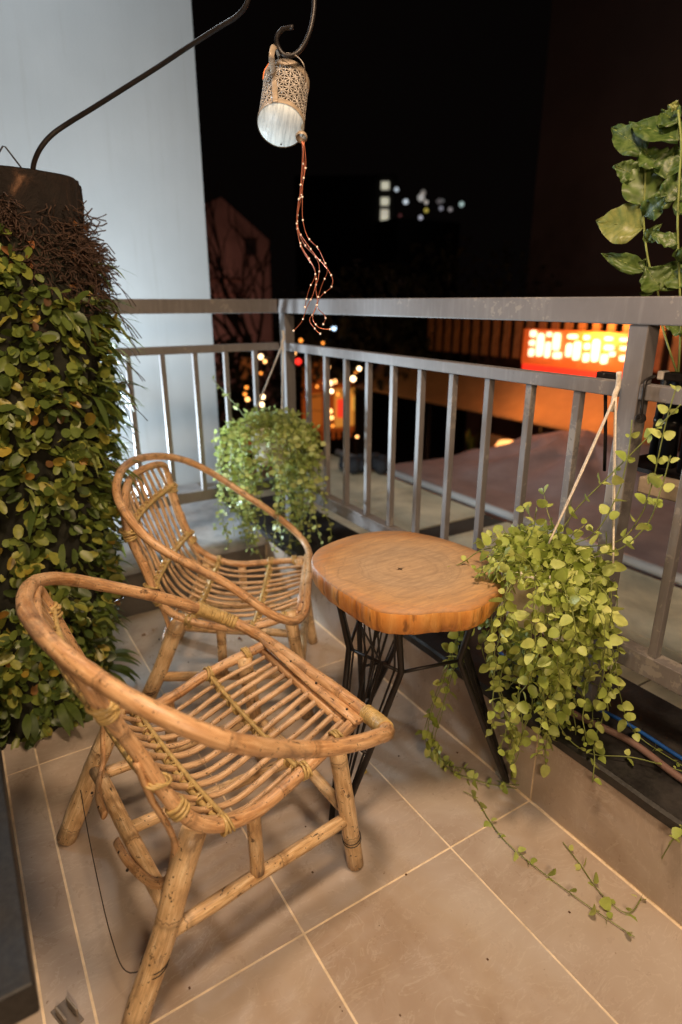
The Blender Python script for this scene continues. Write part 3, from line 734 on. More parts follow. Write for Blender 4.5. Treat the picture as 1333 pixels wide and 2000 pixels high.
# lantern
vd = (ond(548, 250, 1.60)-CAM).normalized(); ang = math.radians(37)
iu = (UP+RT*.13); iu = (iu-vd*iu.dot(vd)).normalized()
ax = (vd*math.cos(ang)+iu*math.sin(ang)).normalized()
LBt = ond(549, 246, 1.60); xr_ = iu.cross(ax).normalized(); yr_ = ax.cross(xr_)
lan = thing('hanging_lantern', 'small pierced metal lantern tilting from the iron hook, its white base lit', 'lantern', LBt)
ML = Matrix((xr_, yr_, ax)).transposed().to_4x4()
Rl, Hl = .0525, .145
def cyl(a, z, r=Rl): return V((r*math.cos(a), r*math.sin(a), z))
b = MB(); nc, nrw = 13, 4; z0, z1 = .014, Hl-.016
def strip(a0, z_0, a1, z_1, w):
    n_ = 4; d = V(((a1-a0)*Rl, z_1-z_0)); L = math.hypot(*d); px, pz = -d[1]/L*w/Rl, d[0]/L*w
    base = len(b.v)
    for i in range(n_+1):
        t = i/n_; A = a0+(a1-a0)*t; Z = z_0+(z_1-z_0)*t; k = .5+1.0*abs(2*t-1)
        b.v.append(cyl(A+px*k, Z+pz*k, Rl)); b.v.append(cyl(A-px*k, Z-pz*k, Rl))
    for i in range(n_): b.face([base+2*i, base+2*i+1, base+2*i+3, base+2*i+2])
for i in range(nc):
    for j in range(nrw):
        a0 = 2*math.pi*i/nc; a1 = 2*math.pi*(i+1)/nc; za = z0+(z1-z0)*j/nrw; zb = z0+(z1-z0)*(j+1)/nrw; am, zm = (a0+a1)/2, (za+zb)/2
        for (p, q, r_, s_) in ((a0, za, a1, zb), (a0, zb, a1, za), (a0, zm, a1, zm), (am, za, am, zb)): strip(p, q, r_, s_, .0017)
        for (p, q, r_, s_) in ((a0, za, a1, za), (a0, za, a0, zb)): strip(p, q, r_, s_, .0012)
b.v = [ML @ v for v in b.v]; o = b.build('pierced_shell', 'antique', lan)
md = o.modifiers.new('solid', 'SOLIDIFY'); md.thickness = .0012
b = MB(); b.lathe([(Rl+.001, 0), (Rl+.0015, .004), (Rl+.001, .014), (Rl-.001, .0145)], 40); b.lathe([(Rl-.001, Hl-.016), (Rl+.001, Hl-.0155), (Rl+.0025, Hl), (Rl-.002, Hl), (Rl-.003, Hl-.02)], 40)
b.v = [ML @ v for v in b.v]; b.build('rim_band', 'lantern_band', lan)
b = MB(); b.lathe([(.0001, -.0005), (Rl*.97, -.0005), (Rl, .002)], 40)
o = b.build('base_disc', 'disc', lan); o.matrix_basis = ML
b = MB(); b.lathe([(.0001, -.0012), (.0022, -.0012)], 8, (-.006, -.044, 0)); b.v = [ML @ v for v in b.v]; b.build('drain_hole', 'nail', lan)
b = MB(); b.lathe([(Rl*.86, .004), (Rl*.86, Hl*.8)], 24); b.v = [ML @ v for v in b.v]; b.build('dark_liner', simple('liner_shade', (.02, .015, .012), .15), lan)  # dark cylinder added so the pierced gaps look shaded inside
# strap handle over the hook, and a thin wire bail
hook_low = ond(541, 92, 1.62)-LBt
def toL(v): return ML.inverted() @ v
fa = math.atan2(*[toL(-vd)[i] for i in (1, 0)])
def shell(px, py, out=.0):   # point on the shell facing the camera near a pixel
    best = None
    for i in range(72):
        a = 2*math.pi*i/72
        for j in range(24):
            z = Hl*j/23; p = ML @ cyl(a, z, Rl+.002+out)
            n_ = ML @ V((math.cos(a), math.sin(a), 0))
            if n_.dot(vd) > .15: continue
            q = p+LBt-CAM; zz = q.dot(FW); dx = CX+F_PX*q.dot(RT)/zz-px; dy = CY-F_PX*q.dot(UP)/zz-py
            if best is None or dx*dx+dy*dy < best[0]: best = (dx*dx+dy*dy, p)
    return best[1]
sA = shell(537, 207); sB = shell(533, 142)
back = ML @ cyl(fa+math.pi*.85, Hl*.97, Rl)
P = [sA, sA.lerp(sB, .5), sB, ond(531, 112, 1.575)-LBt, ond(535, 93, 1.60)-LBt, ond(541, 95, 1.64)-LBt, ond(547, 118, 1.67)-LBt, back]
b = MB(); b.tube(catmull(P, 6), .0068, 8, squash=.28, up=-vd); b.build('strap_handle', 'lantern_band', lan)
P = [shell(597, 175), shell(598, 158), ond(594, 128, 1.60)-LBt, ond(580, 110, 1.62)-LBt, ond(562, 104, 1.63)-LBt, ond(552, 108, 1.64)-LBt]
b = MB(); b.tube(catmull(P, 6), .0013, 6); b.build('wire_bail', 'antique', lan)
P = [ond(514, 155, 1.60)-LBt, ond(517, 138, 1.60)-LBt, ond(527, 122, 1.61)-LBt]
b = MB(); b.tube(catmull(P, 5), .0022, 6, squash=.4); b.build('ribbon', 'orange_cord', lan)
b = MB(); pt = ond(589, 268, 1.585)-LBt; b.lathe([(.012, -.004), (.014, 0), (.012, .006), (.004, .007)], 16); b.v = [ML @ v+pt for v in b.v]; b.build('tap', 'lantern_band', lan)
# fairy light wires
fw = [[(590, 275), (592, 320), (588, 375), (583, 400), (581, 440), (586, 475), (598, 500), (612, 520), (618, 545), (612, 575), (600, 600), (590, 628), (574, 646)],
      [(594, 275), (598, 320), (592, 360), (591, 400), (592, 430), (600, 460), (612, 475), (622, 485), (634, 510), (640, 530), (630, 555), (622, 580), (615, 608), (605, 625), (618, 645), (626, 652)],
      [(591, 278), (595, 330), (590, 370), (583, 395), (580, 440), (590, 468), (602, 486), (617, 502), (624, 520), (622, 545), (617, 560), (620, 590), (611, 620), (624, 640), (645, 643)],
      [(592, 278), (590, 330), (586, 380), (582, 420), (584, 450), (596, 470), (610, 490), (622, 505), (640, 525), (650, 545), (648, 560), (640, 568), (628, 578), (620, 600), (636, 618), (632, 633)],
      [(593, 277), (594, 340), (588, 390), (580, 430), (583, 460), (591, 484), (604, 505), (616, 528), (614, 545), (606, 560), (600, 580), (596, 600)]]
o0 = ond(592, 276, 1.57)
fa_ = thing('fairy_lights', 'bundle of copper fairy light wires hanging from the lantern down past the top rail', 'string lights', o0)
for i, q in enumerate(fw):
    pts = catmull([ond(x, y, 1.57+.012*math.sin(i*2+k*.5)+.004*k/3)-o0 for k, (x, y) in enumerate(q)], 5)
    b = MB(); b.tube(pts, .0009, 5); wi = b.build('copper_wire', 'copper', fa_)
    for k in list(range(5+i, len(pts)-1, 7)): 
        b = MB(); b.ball(pts[k], .0026, 6, 4); b.build('bulb', 'bulb_dim', wi)
    b = MB(); b.ball(pts[-1], .003, 6, 4); b.build('bulb', 'bulb_dim', wi)

# ------------------------------------------------------------------ hanging button-leaf plants
def vine_plant(label, pot_c, pot_r, pot_h, cords, knot, nv, spread, length, leafmat, seed, limit, floor_z, lsize=.026, extra=(), avoid=None, gap=0, gp=.85):
    random.seed(seed); pc = V(pot_c)
    root = thing('hanging_plant', label, 'potted plant', pc)
    b = MB(); b.lathe([(.001, -pot_h), (pot_r*.68, -pot_h), (pot_r*.72, -pot_h+.006), (pot_r*.98, -.012), (pot_r*1.06, -.010), (pot_r*1.06, 0), (pot_r*.96, 0), (pot_r*.93, -.02), (.001, -.02)], 28)
    b.build('pot', 'pot', root)
    kt = V(knot)-pc
    for c_ in cords:
        b = MB()
        for s_ in (-.003, .003):
            pts = [kt+V((s_, s_, 0)), kt.lerp(V(c_)-pc, .5)+V((s_*.8, s_, -.004)), V(c_)-pc]
            b.tube(catmull(pts, 6), .0021, 6)
        b.build('cord', 'cord', root)
    b = MB(); b.tube(catmull([kt+V((0, 0, .05)), kt+V((.004, 0, .02)), kt+V((-.003, 0, 0)), kt+V((0, .002, -.035))], 4), .0058, 8); b.build('knot', 'cord', root)
    vines = []
    for i in range(nv):
        a = random.uniform(0, 2*math.pi)
        if gap and abs(((a-gap+math.pi) % (2*math.pi))-math.pi) < .42 and random.random() < gp: a += random.choice((-1, 1))*random.uniform(.5, 1.2)
        n_ = V((math.cos(a), math.sin(a), 0)); r0 = pot_r*random.uniform(.3, 1)
        p = n_*r0+V((0, 0, -.01)); d = n_*random.uniform(.4, 1)+V((0, 0, random.uniform(.2, 1.1)))
        L = length*random.uniform(.35, 1.0); st = .022; pts = [p.copy()]; g = 0
        sp = spread*random.uniform(.35, 1.25)*(1+.45*noise.noise(V((math.cos(a)*1.7, math.sin(a)*1.7, seed))))
        while g < L:
            d = d.normalized(); hr = math.hypot(p.x, p.y)
            pull = .5 if hr > sp else .22
            d = d+V((random.uniform(-.35, .35), random.uniform(-.35, .35), -pull-.1*(g > .1)))
            if hr > sp: d = d-V((p.x, p.y, 0)).normalized()*.25
            if hr < pot_r*1.1 and p.z < 0: d = d+V((p.x, p.y, 0)).normalized()*.9
            d.normalize(); q = p+d*st
            w_ = q+pc
            if w_.x > RX-.035 and w_.z < 1.19: q.x = RX-.035-pc.x-random.uniform(0, .01); 
            if w_.y > 2.46: q.y = 2.46-pc.y
            flr = (KZ if w_.x > KX-.02 and w_.z > .1 else floor_z) if True else 0
            if w_.y > 2.38 and w_.z < .3: flr = KZ
            if w_.z < flr+.012:
                q.z = flr+.012+random.uniform(0, .008)-pc.z; d.z = .0; g += .02
            if avoid and (w_-avoid[0]).xy.length < avoid[1] and avoid[2] < w_.z < avoid[3]: break
            p = q; pts.append(p.copy()); g += st
        vines.append(pts)
    for i in range(nv//2):   # short shoots over the rim and the top of the pot
        a = random.uniform(0, 2*math.pi); n_ = V((math.cos(a), math.sin(a), 0)); p = n_*pot_r*random.random()**.5; d = V((random.uniform(-1, 1), random.uniform(-1, 1), 1.2)); pts = [p.copy()]
        for k in range(random.randint(4, 8)):
            d = (d.normalized()+V((random.uniform(-.4, .4), random.uniform(-.4, .4), -.28))); p = p+d.normalized()*.018; p.z = max(p.z, -.02)
            if p.x+pc.x > RX-.03: p.x = RX-.03-pc.x
            pts.append(p.copy())
        vines.insert(0, pts); nv += 1
    for e in extra: vines.append([V(p)-pc for p in e])
    items = []
    shp = [leaf_verts(lsize, lsize*.86, .14), leaf_verts(lsize*.85, lsize*.8, -.16), leaf_verts(lsize*1.15, lsize*.78, .10)]
    for vi, pts in enumerate(vines):
        if len(pts) < 3: continue
        cm = catmull(pts, 2); b = MB(); b.tube(cm, .0011 if lsize < .02 else .0013, 4); b.build('stem', 'stem', root)
        step = 2 if vi < nv else 2
        acc = 0; nxt = random.uniform(.006, .03)
        for i in range(1, len(cm)):
            acc += (cm[i]-cm[i-1]).length
            if acc >= nxt:
                nxt = acc+random.uniform(.019, .036)*(1 if vi < nv else 1.5)
                T = (cm[i]-cm[i-1]).normalized(); sd = T.cross(V((random.uniform(-1, 1), random.uniform(-1, 1), random.uniform(-1, 1)))).normalized()
                for sg in (1, -1):
                    if random.random() < .12: continue
                    dr = sd*sg+T*.5+V((0, 0, .15)); s_ = random.uniform(.5, 1.2); 
                    if i > len(cm)*.85: s_ *= .7
                    vw = (CAM-(cm[i]+pc)).normalized()
                    nn = vw*.45+V((random.uniform(-1, 1), random.uniform(-1, 1), random.uniform(-.4, 1)))
                    items.append((orient(cm[i]+dr.normalized()*.003, dr, nn, s_), random.choice((0, 0, 1, 2)), depth(cm[i]+pc)))
    leaf_set(root, items, shp, [leafmat]*3, limit)
    random.seed(seed+1); return root
P1 = V((1.085, .872, .67))
def fl_line(q, z=.006): return catmull([onz(x, y, z) for x, y in q], 6)
ex = [fl_line([(905, 1545), (930, 1560), (955, 1600), (985, 1640), (1030, 1680), (1075, 1715), (1125, 1752), (1180, 1790), (1240, 1830)]),
      catmull([onx(1350, 1560, 1.08), onx(1333, 1612, 1.085), onx(1305, 1655, 1.087), onz(1268, 1722, .012), onz(1240, 1775, .006), onz(1215, 1780, .006), onz(1170, 1740, .006), onz(1135, 1690, .006), onz(1100, 1645, .006)], 6),
      catmull([P1+V((-.1, .08, -.02)), onx(870, 1320, .95), onx(850, 1370, .93), onx(835, 1430, .91), onz(850, 1480, .02), onz(890, 1510, .012), onz(950, 1530, .01), onz(1010, 1540, .01)], 6),
      catmull([P1+V((-.09, .05, 0)), onx(885, 1300, .97), onx(870, 1360, .96), onx(845, 1440, .92), onz(870, 1490, .02), onz(930, 1505, .01)], 6),
      catmull([P1+V((-.1, .06, -.02)), onx(880, 1330, .96), onx(862, 1400, .93), onx(850, 1450, .91), onz(875, 1500, .02), onz(925, 1522, .012), onz(985, 1538, .01)], 6),
      catmull([P1+V((-.1, .07, -.02)), onx(868, 1310, .96), onx(840, 1390, .93), onx(830, 1440, .91), onz(855, 1475, .03), onz(880, 1495, .02), onz(900, 1505, .03)], 6),
      catmull([P1+V((-.1, .03, .01)), onx(950, 1260, 1.05), onx(985, 1370, 1.06), onx(990, 1430, 1.06), onx(1000, 1480, 1.05), onz(1000, 1520, .02)], 6),
      catmull([P1+V((-.09, .03, .01)), onx(955, 1280, .99), onx(985, 1380, .99), onx(1010, 1440, .98), onx(1000, 1490, .97)], 6),
      catmull([P1+V((-.1, .02, .01)), onx(940, 1250, 1.04), onx(975, 1350, 1.05), onx(1000, 1440, 1.05), onz(1000, 1500, .015), onz(1040, 1545, .01), onz(1080, 1590, .012)], 6),
      catmull([P1+V((-.08, .0, .01)), onx(960, 1250, 1.0), onx(975, 1350, .99), onx(1000, 1420, .98), onz(1040, 1470, .02), onz(1020, 1530, .02), onz(970, 1525, .012)], 6),
      catmull([P1+V((-.05, -.1, 0)), onx(1075, 1330, 1.05), onx(1095, 1420, 1.06), onz(1150, 1470, KZ+.01), onz(1240, 1480, KZ+.02), onz(1345, 1510, KZ+.01)], 6),
      catmull([P1+V((-.05, -.1, 0)), onx(1060, 1330, 1.03), onx(1070, 1420, 1.04), onx(1065, 1480, 1.07), onz(1075, 1500, .1), onz(1100, 1530, .02)], 6),
      catmull([P1+V((.06, -.1, .0)), onx(1200, 1280, 1.15), onx(1210, 1350, 1.14), onz(1240, 1430, KZ+.02), onz(1340, 1500, KZ+.012)], 6),
      catmull([P1+V((.02, 0, .03)), onx(1150, 1050, 1.12), onx(1200, 980, 1.14), onx(1225, 900, 1.16), onx(1235, 820, 1.17)], 6),
      catmull([P1+V((.05, -.02, .03)), onx(1200, 1060, 1.14), onx(1250, 1010, 1.16), onx(1275, 940, 1.17), onx(1300, 830, 1.18), onx(1320, 760, 1.19)], 6),
      catmull([P1+V((.05, -.02, .03)), onx(1190, 1080, 1.12), onx(1260, 1030, 1.14), onx(1290, 960, 1.15), onx(1310, 890, 1.16)], 6),
      catmull([P1+V((-.02, .02, .03)), onx(1090, 1040, 1.1), onx(1130, 990, 1.12), onx(1190, 930, 1.15), onx(1250, 870, 1.17), onx(1330, 790, 1.18)], 6),
      catmull([P1+V((-.07, .03, .03)), onx(980, 1070, 1.06), onx(940, 1075, 1.03), onx(905, 1098, 1.0), onx(875, 1112, .97)], 6),
      catmull([P1+V((-.06, .03, .03)), onx(990, 1060, 1.06), onx(955, 1050, 1.04), onx(925, 1062, 1.02)], 6),
      catmull([P1+V((0, .03, .03)), onx(1075, 1030, 1.12), onx(1070, 1000, 1.13), onx(1062, 960, 1.14)], 5)]
vine_plant('pale green trailing button plant hanging beside the stump table', P1, .085, .15, [onx(1072, 1062, 1.07), onx(1198, 1100, 1.12)], onx(1203, 772, 1.225), 112, .175, .62, 'leaf_button', 11, 300, .0, .0262, ex, (TC, .245, .50, .70), 3.9, .6)
P2 = V((1.08, 2.25, .77))
ex2 = [catmull([P2+V((0, 0, .02)), onx(500, 840, 1.0), onx(460, 790, .95), onx(415, 740, .9)], 5),
       catmull([P2+V((-.1, 0, 0)), onx(450, 950, .98), onx(430, 1010, .95), onx(400, 1060, .9)], 5),
       catmull([P2+V((-.1, 0, 0)), onx(480, 980, 1.0), onx(500, 1060, .98), onx(520, 1110, .95)], 5)]
vine_plant('bushy green trailing plant hanging from the corner post of the railing', P2, .10, .16, [P2+V((-.09, .02, 0)), P2+V((.07, .05, 0))], (1.235, 2.435, 1.075), 112, .225, .64, 'leaf_button2', 23, 300, .0, .024, ex2, None, 4.0, .75)
random.seed(5)

# ------------------------------------------------------------------ tall jasmine behind the long railing
jx = 1.38
jb = onx(1325, 735, jx)
jas = thing('climbing_shrub', 'tall broad leaved shrub rising above the top rail at the right edge', 'shrub', jb)
def bigleaf(bp, tp, wpx, mat='leaf_big', nrm=None, wave=1., dx=0., bend=.1):
    A = onx(bp[0], bp[1], jx+dx); B = onx(tp[0], tp[1], jx+dx+random.uniform(-.04, .04)); d = B-A; L = d.length; W = wpx/F_PX*depth(A)*.85
    nr = (CAM-A).normalized()+V((random.uniform(-.3, .3), random.uniform(-.3, .3), .35)) if nrm is None else V(nrm)
    m = orient(A, d, nr); b = MB(); nu, nv = 16, 8; s = random.random()*30
    for i in range(nu+1):
        t = i/nu; hw = W*.56*(math.sin(math.pi*t**.72))**.9*(1-.15*t) if 0 < t < 1 else .0006
        for j in range(nv+1):
            v = -1+2*j/nv; e = wave*.010*noise.noise(V((t*5+s, v*2, 0)))*abs(v)*2
            b.v.append(m @ V((t*L, v*hw, abs(v)*hw*.28-bend*L*4*(t-.5)**2*0-bend*L*t*t+e+.0025*abs(math.sin(t*22))*(1-abs(v)))))
    for i in range(nu):
        for j in range(nv):
            a = i*(nv+1)+j; u0, u1 = i/nu, (i+1)/nu; v0, v1 = j/nv, (j+1)/nv
            b.face([a, a+nv+1, a+nv+2, a+1], [(u0, v0), (u1, v0), (u1, v1), (u0, v1)])
    b.v = [v-jb for v in b.v]; lf = b.build('leaf', mat, jas)
    b = MB(); mid = [m @ V((t/8*L, 0, -bend*L*(t/8)**2+.0012)) for t in range(9)]; b.tube([p-jb for p in mid], .0009, 4); b.build('midrib', 'stem', lf)
for a in [((1262, 298), (1192, 243), 52), ((1325, 275), (1228, 228), 62), ((1322, 240), (1290, 215), 40), ((1258, 402), (1250, 300), 66), ((1245, 345), (1200, 322), 40),
          ((1300, 350), (1322, 280), 50), ((1268, 400), (1325, 385), 34), ((1262, 530), (1172, 492), 34), ((1325, 478), (1272, 455), 30), ((1290, 565), (1262, 520), 60), ((1290, 568), (1330, 505), 60), ((1275, 572), (1255, 548), 34), ((1325, 510), (1345, 480), 30), ((1300, 395), (1345, 330), 46), ((1335, 560), (1300, 520), 40), ((1335, 655), (1300, 628), 26), ((1262, 470), (1290, 440), 26), ((1260, 420), (1300, 385), 40), ((1326, 420), (1350, 385), 40), ((1290, 330), (1255, 285), 50), ((1262, 505), (1235, 540), 26)]:
    bigleaf(a[0], a[1], a[2])
bigleaf((1257, 445), (1163, 430), 74, 'leaf_pale')
bigleaf((1325, 210), (1305, 205), 16, 'leaf_pale')
for q in ([(1325, 735), (1310, 690), (1295, 640), (1290, 600), (1285, 570), (1275, 540), (1265, 500), (1258, 440), (1259, 400), (1262, 300)], [(1325, 735), (1330, 640), (1328, 560), (1324, 440), (1328, 340), (1331, 280), (1325, 215)]):
    b = MB(); b.tube([p-jb for p in catmull([onx(x, y, jx) for x, y in q], 5)], .0025, 6); b.build('stem', 'stem', jas)

# ------------------------------------------------------------------ things by the railing
bk = MB(); p = onx(1265, 948, 1.33)
o = boxobj('wood_block', (1.297, .672, .825), (1.35, .786, .862), simple('weathered_wood', (.30, .24, .18), .8, 0, 25, .3, .4), None, .003)
tag(o, 'weathered wood block wedged across the railing gap at the right edge', 'wood block')
pp = thing('black_pipes', 'bundle of black plastic pipes behind the railing at the right edge', 'pipes', (1.40, .76, .87))
for (x, y, r, z0, z1) in ((1.42, .80, .022, -.004, .21), (1.40, .745, .013, -.004, .23), (1.43, .71, .02, -.004, .20), (1.46, .66, .03, -.004, .19), (1.45, .85, .012, -.004, .2)):
    b = MB(); b.lathe([(.0005, z0), (r, z0), (r, z1*.45), (r*1.12, z1*.46), (r*1.12, z1*.52), (r, z1*.53), (r, z1), (.0005, z1)], 18, (x-1.40, y-.76, 0)); b.build('pipe', simple('black_plastic', (.012, .012, .014), .3), pp)
o = boxobj('pipe_tray', (1.36, .55, .855), (1.52, .9, .865), 'iron'); tag(o, 'dark tray under the black pipes outside the railing', 'tray')
b = MB(); P = [onx(1278, 735, 1.30), onx(1262, 745, 1.245), onx(1256, 775, 1.24), onx(1253, 810, 1.24)]
b.tube([q-P[0] for q in catmull(P, 6)], .0035, 7)
for r in (.009, .006, .0035): b.ring(P[-1]-P[0]+V((0, 0, -.008)), (1, .5, .1), r, .0022, 14, 5)
tag(b.build('cable_hook', 'iron', None, True, P[0]), 'coiled black cable looped over the middle rail by the post', 'cable')
b = MB(); P = [onx(1180, 728, 1.29), onx(1183, 760, 1.30), onx(1183, 850, 1.30), onx(1181, 920, 1.30)]
b.tube([q-P[0] for q in P], .004, 6); tag(b.build('black_rod', 'iron', None, True, P[0]), 'thin black rod standing just outside the railing left of the post', 'rod')
o = boxobj('black_clip', onx(1185, 733, 1.30)-V((.012, .03, .008)), onx(1185, 733, 1.30)+V((.012, .02, .008)), 'iron', None, .003); tag(o, 'black clip on top of the thin rod by the post', 'clip')
o = boxobj('dark_bar', (1.31, .30, 1.078), (1.345, .775, 1.096), 'iron', None, .003); tag(o, 'dark bar lying behind the middle rail at the right edge', 'bar')
o = boxobj('plastic_plug', (1.308, .776, 1.079), (1.335, .79, 1.098), simple('white_plastic', (.6, .55, .5), .5), None, .003); tag(o, 'small pale cap on the end of the dark bar by the post', 'cap')
b = MB(); P = [(1.18, 1.0, KZ+.01), (1.19, .8, KZ+.01), (1.215, .65, KZ+.012), (1.20, .5, KZ+.012), (1.21, .2, KZ+.012), (1.2, -.2, KZ+.012)]
b.tube([q-V(P[0]) for q in catmull(P, 8)], .0085, 10); tag(b.build('garden_hose', simple('brown_hose', (.20, .12, .10), .45), None, True, P[0]), 'dull brown hose lying along the black granite kerb', 'hose')
b = MB(); P = [(1.25, 1.1, KZ+.006), (1.255, .85, KZ+.006), (1.275, .7, KZ+.006), (1.27, .5, KZ+.006), (1.29, .2, KZ+.006)]
b.tube([q-V(P[0]) for q in catmull(P, 8)], .005, 8); tag(b.build('blue_cable', simple('blue_plastic', (.01, .07, .28), .35), None, True, P[0]), 'thin blue cable lying beside the brown hose', 'cable')
# dry leaf litter and a yellow leaf on the floor
for (x, y, s, m, lb) in ((715, 1510, .028, 'dry', None),):
    b = MB(); vs, fs = leaf_verts(.026, .017, .2); b.add(vs, fs, Matrix.Identity(4)); o = b.build('fallen_leaf', simple('yellow_leaf', (.45, .28, .03), .6), None, True, onz(710, 1512, .004)); o.rotation_euler = (.1, 0, .8)
    tag(o, 'yellow fallen leaf on the tiles below the table', 'leaf')
for i, (x, y, lb) in enumerate(((465, 1249, 'brown leaf crumb on the tiles under the rear chair, in front of its strut'), (300, 1232, 'brown crumb on the tiles beside the leafy log, upper one'), (285, 1240, 'brown crumb on the tiles beside the leafy log, lower one'))):
    b = MB(); vs, fs = leaf_verts(.018, .011, .5); b.add(vs, fs, Matrix.Identity(4)); o = b.build('leaf_crumb', 'dry', None, True, onz(x, y, .004)); o.rotation_euler = (.2, .1, i*1.3); tag(o, lb, 'leaf')
b = MB()
for i in range(45):
    x, y = random.uniform(.1, 1.09), random.uniform(.3, 2.3); s = random.uniform(.0008, .0022); b.box((x-s, y-s*random.uniform(.6, 1.6), .0004), (x+s, y+s, .0014))
tag(b.build('floor_specks', simple('debris', (.10, .05, .025), .9), None, False), 'tiny brown specks of debris scattered over the beige tiles', 'debris', kind='stuff')
# black stone bench at the left edge
bn = thing('stone_bench', 'black stone slab bench at the lower left corner', 'bench', (-.30, 1.1, 0))
b = MB(); b.box((-.35, -.415, .345), (.258, .75, .40)); b.build('slab', 'granite', bn, False, None, .004)
b = MB(); b.box((-.25, -.33, 0), (.19, -.22, .3445)); b.build('support', simple('brown_support', (.16, .10, .07), .7, 0, 12, .2), bn, False, None, .004)
b = MB(); b.box((-.25, .5, 0), (.19, .6, .3445)); b.build('support', simple('brown_support2', (.16, .10, .07), .7, 0, 12, .2), bn, False, None, .004)
# metal door keeper
dk = onz(132, 1985, 0)
kp = thing('door_keeper', 'small steel floor keeper at the bottom edge beside the bench', 'door stop', dk, .35)
b = MB(); b.box((-.016, -.03, 0), (.016, .03, .003)); b.build('plate', simple('worn_steel', (.20, .17, .15), .6, .3), kp, False, None, .001)
b = MB()
for s_ in (-.012, .009): b.box((s_, -.018, .0032), (s_+.004, .018, .022))
b.build('cheek', simple('worn_steel2', (.30, .26, .22), .55, .3), kp, False, None, .001)
# LED flood lamp standing behind the log, seen through the chair back
fdl = thing('flood_lamp', 'lit white flood lamp glaring through the back of the rear chair', 'lamp', (.655, 2.86, .25))
b = MB(); b.box((-.055, .0, .10), (.055, .03, .19)); b.build('housing', 'iron', fdl, False, None, .003)
b = MB(); b.box((-.048, -.004, .122), (.048, -.001, .184)); b.build('lit_panel', simple('led_panel', (.9, .9, .9), .4, emit=(.88, .95, 1), est=7), fdl, False)
b = MB(); b.box((-.01, .005, 0), (.01, .02, .0995)); b.build('bracket', 'iron', fdl, False)

# ------------------------------------------------------------------ outside ledge, neighbour's roof
lg = thing('outer_ledge', 'cream tiled ledge just outside the long railing', 'ledge', (1.97, 0, .1))
b = MB(); b.box((-.5, -3, -.35), (.48, 4.2, -.006)); b.build('ledge_slab', simple('dark_joint', (.06, .05, .04), .9), lg, False)
yj = [-3, -2.35, -1.7, -1.05, -.4, .25, .9, 1.55, 2.2, 2.36, 3.0, 3.6, 4.2]
for i in range(len(yj)-1):
    if yj[i] == 2.2: continue
    for (x0, x1) in ((-.5, -.02), (-.014, .48)):
        boxobj('ledge_tile', (x0, yj[i]+.004, -.006), (x1, yj[i+1]-.004, .0), 'ledge', lg)
b = MB(); b.tube([(2.475, -3, .128), (2.475, 4.0, .128)], .024, 12); tag(b.build('edge_pipe', simple('white_pvc', (.55, .55, .55), .4)), 'white pipe running between the cream ledge and the tarpaulin', 'pipe')
b = MB(); nx, ny = 46, 90
tq = [onz(700, 912, .07), onz(960, 882, .07), onz(1140, 868, .09), onz(1400, 862, .09)]
for i in range(nx+1):
    for j in range(ny+1):
        x = 2.52+(tq[2].x+.3-2.52)*i/nx; ym = None
        for a_, c_ in zip(tq, tq[1:]):
            if x <= a_.x and ym is None: ym = a_.y
            if a_.x <= x <= c_.x: ym = a_.y+(c_.y-a_.y)*(x-a_.x)/(c_.x-a_.x); break
        if ym is None: ym = tq[-1].y
        y = -2+(ym+2)*j/ny
        z = .06+.01*(x-2.5)+.012*noise.noise(V((x*1.5, y*1.5, 0)))+.006*noise.noise(V((x*7, y*7, 3)))+.010*max(0, 1-abs(((y+2.1) % 1.15)-.575)/.03)
        dd = math.hypot((x-3.95)*.9, y-2.88); z += .19*max(0, 1-dd/.95)*(1+.42*math.sin(math.atan2(y-2.88, x-3.95)*9))
        b.v.append(V((x, y, z)))
for i in range(nx):
    for j in range(ny): a = i*(ny+1)+j; b.face([a, a+ny+1, a+ny+2, a+1])
tag(b.build('tarpaulin', simple('mauve_tarp', (.42, .33, .33), .7, 0, 5, .2, .3)), 'dull mauve tarpaulin roof below the railing with a tented fold', 'tarpaulin')
b = MB()
for i in range(26): b.ball(onz(random.uniform(672, 748), random.uniform(895, 912), .16), random.uniform(.03, .06), 7, 5)
tag(b.build('cloth_bundle', simple('dark_cloth', (.025, .03, .04), .9)), 'dark crumpled bundle lying on the far end of the ledge', 'bundle')

# ------------------------------------------------------------------ cafe across the street
FX = 6.0
def SG(cx, cy, x): return onx(1000+cx/5.127, 600+cy/5.127, x)
cafe = thing('cafe_building', 'dim cafe front with wooden slats behind the glowing sign', 'building', (FX+.3, 6, -4))
def cb(nm, lo, hi, mat): return boxobj(nm, V(lo)-V((FX+.3, 6, -4)), V(hi)-V((FX+.3, 6, -4)), mat, cafe)
cb('wall', (FX+2.6, .5, -4), (FX+4, 9, .62), simple('brown_wall', (.10, .05, .03), .8, 0, 4, .3))
woodm = simple('cedar_slat', (.42, .19, .07), .6, 0, 8, .3)
for k in range(27):
    y = 2.4+k*.19; boxobj('slat', V((FX+.20, y, .55))-V((FX+.3, 6, -4)), V((FX+.235, y+.095, 1.16))-V((FX+.3, 6, -4)), woodm, cafe)
cb('slat_rail', (FX+.24, 2.3, 1.10), (FX+.27, 7.6, 1.16), woodm)
sg = thing('cafe_sign', 'glowing orange cafe sign with blurred white characters over a red band', 'sign', (FX, 4.7, .75))
SO = V((FX, 4.7, .75))
y0, y1 = onx(1262, 650, FX).y, SG(165, 0, FX).y+.03
boxobj('sign_board', V((FX, y0, .52))-SO, V((FX+.10, y1, .93))-SO, simple('sign_face', (.6, .2, .05), .5, emit=(1, .085, .010), est=.36), sg)
boxobj('red_band', V((FX-.01, y0, .40))-SO, V((FX+.09, y1-.03, .519))-SO, simple('sign_red', (.6, .03, .02), .5, emit=(1, .035, .015), est=1.0), sg)
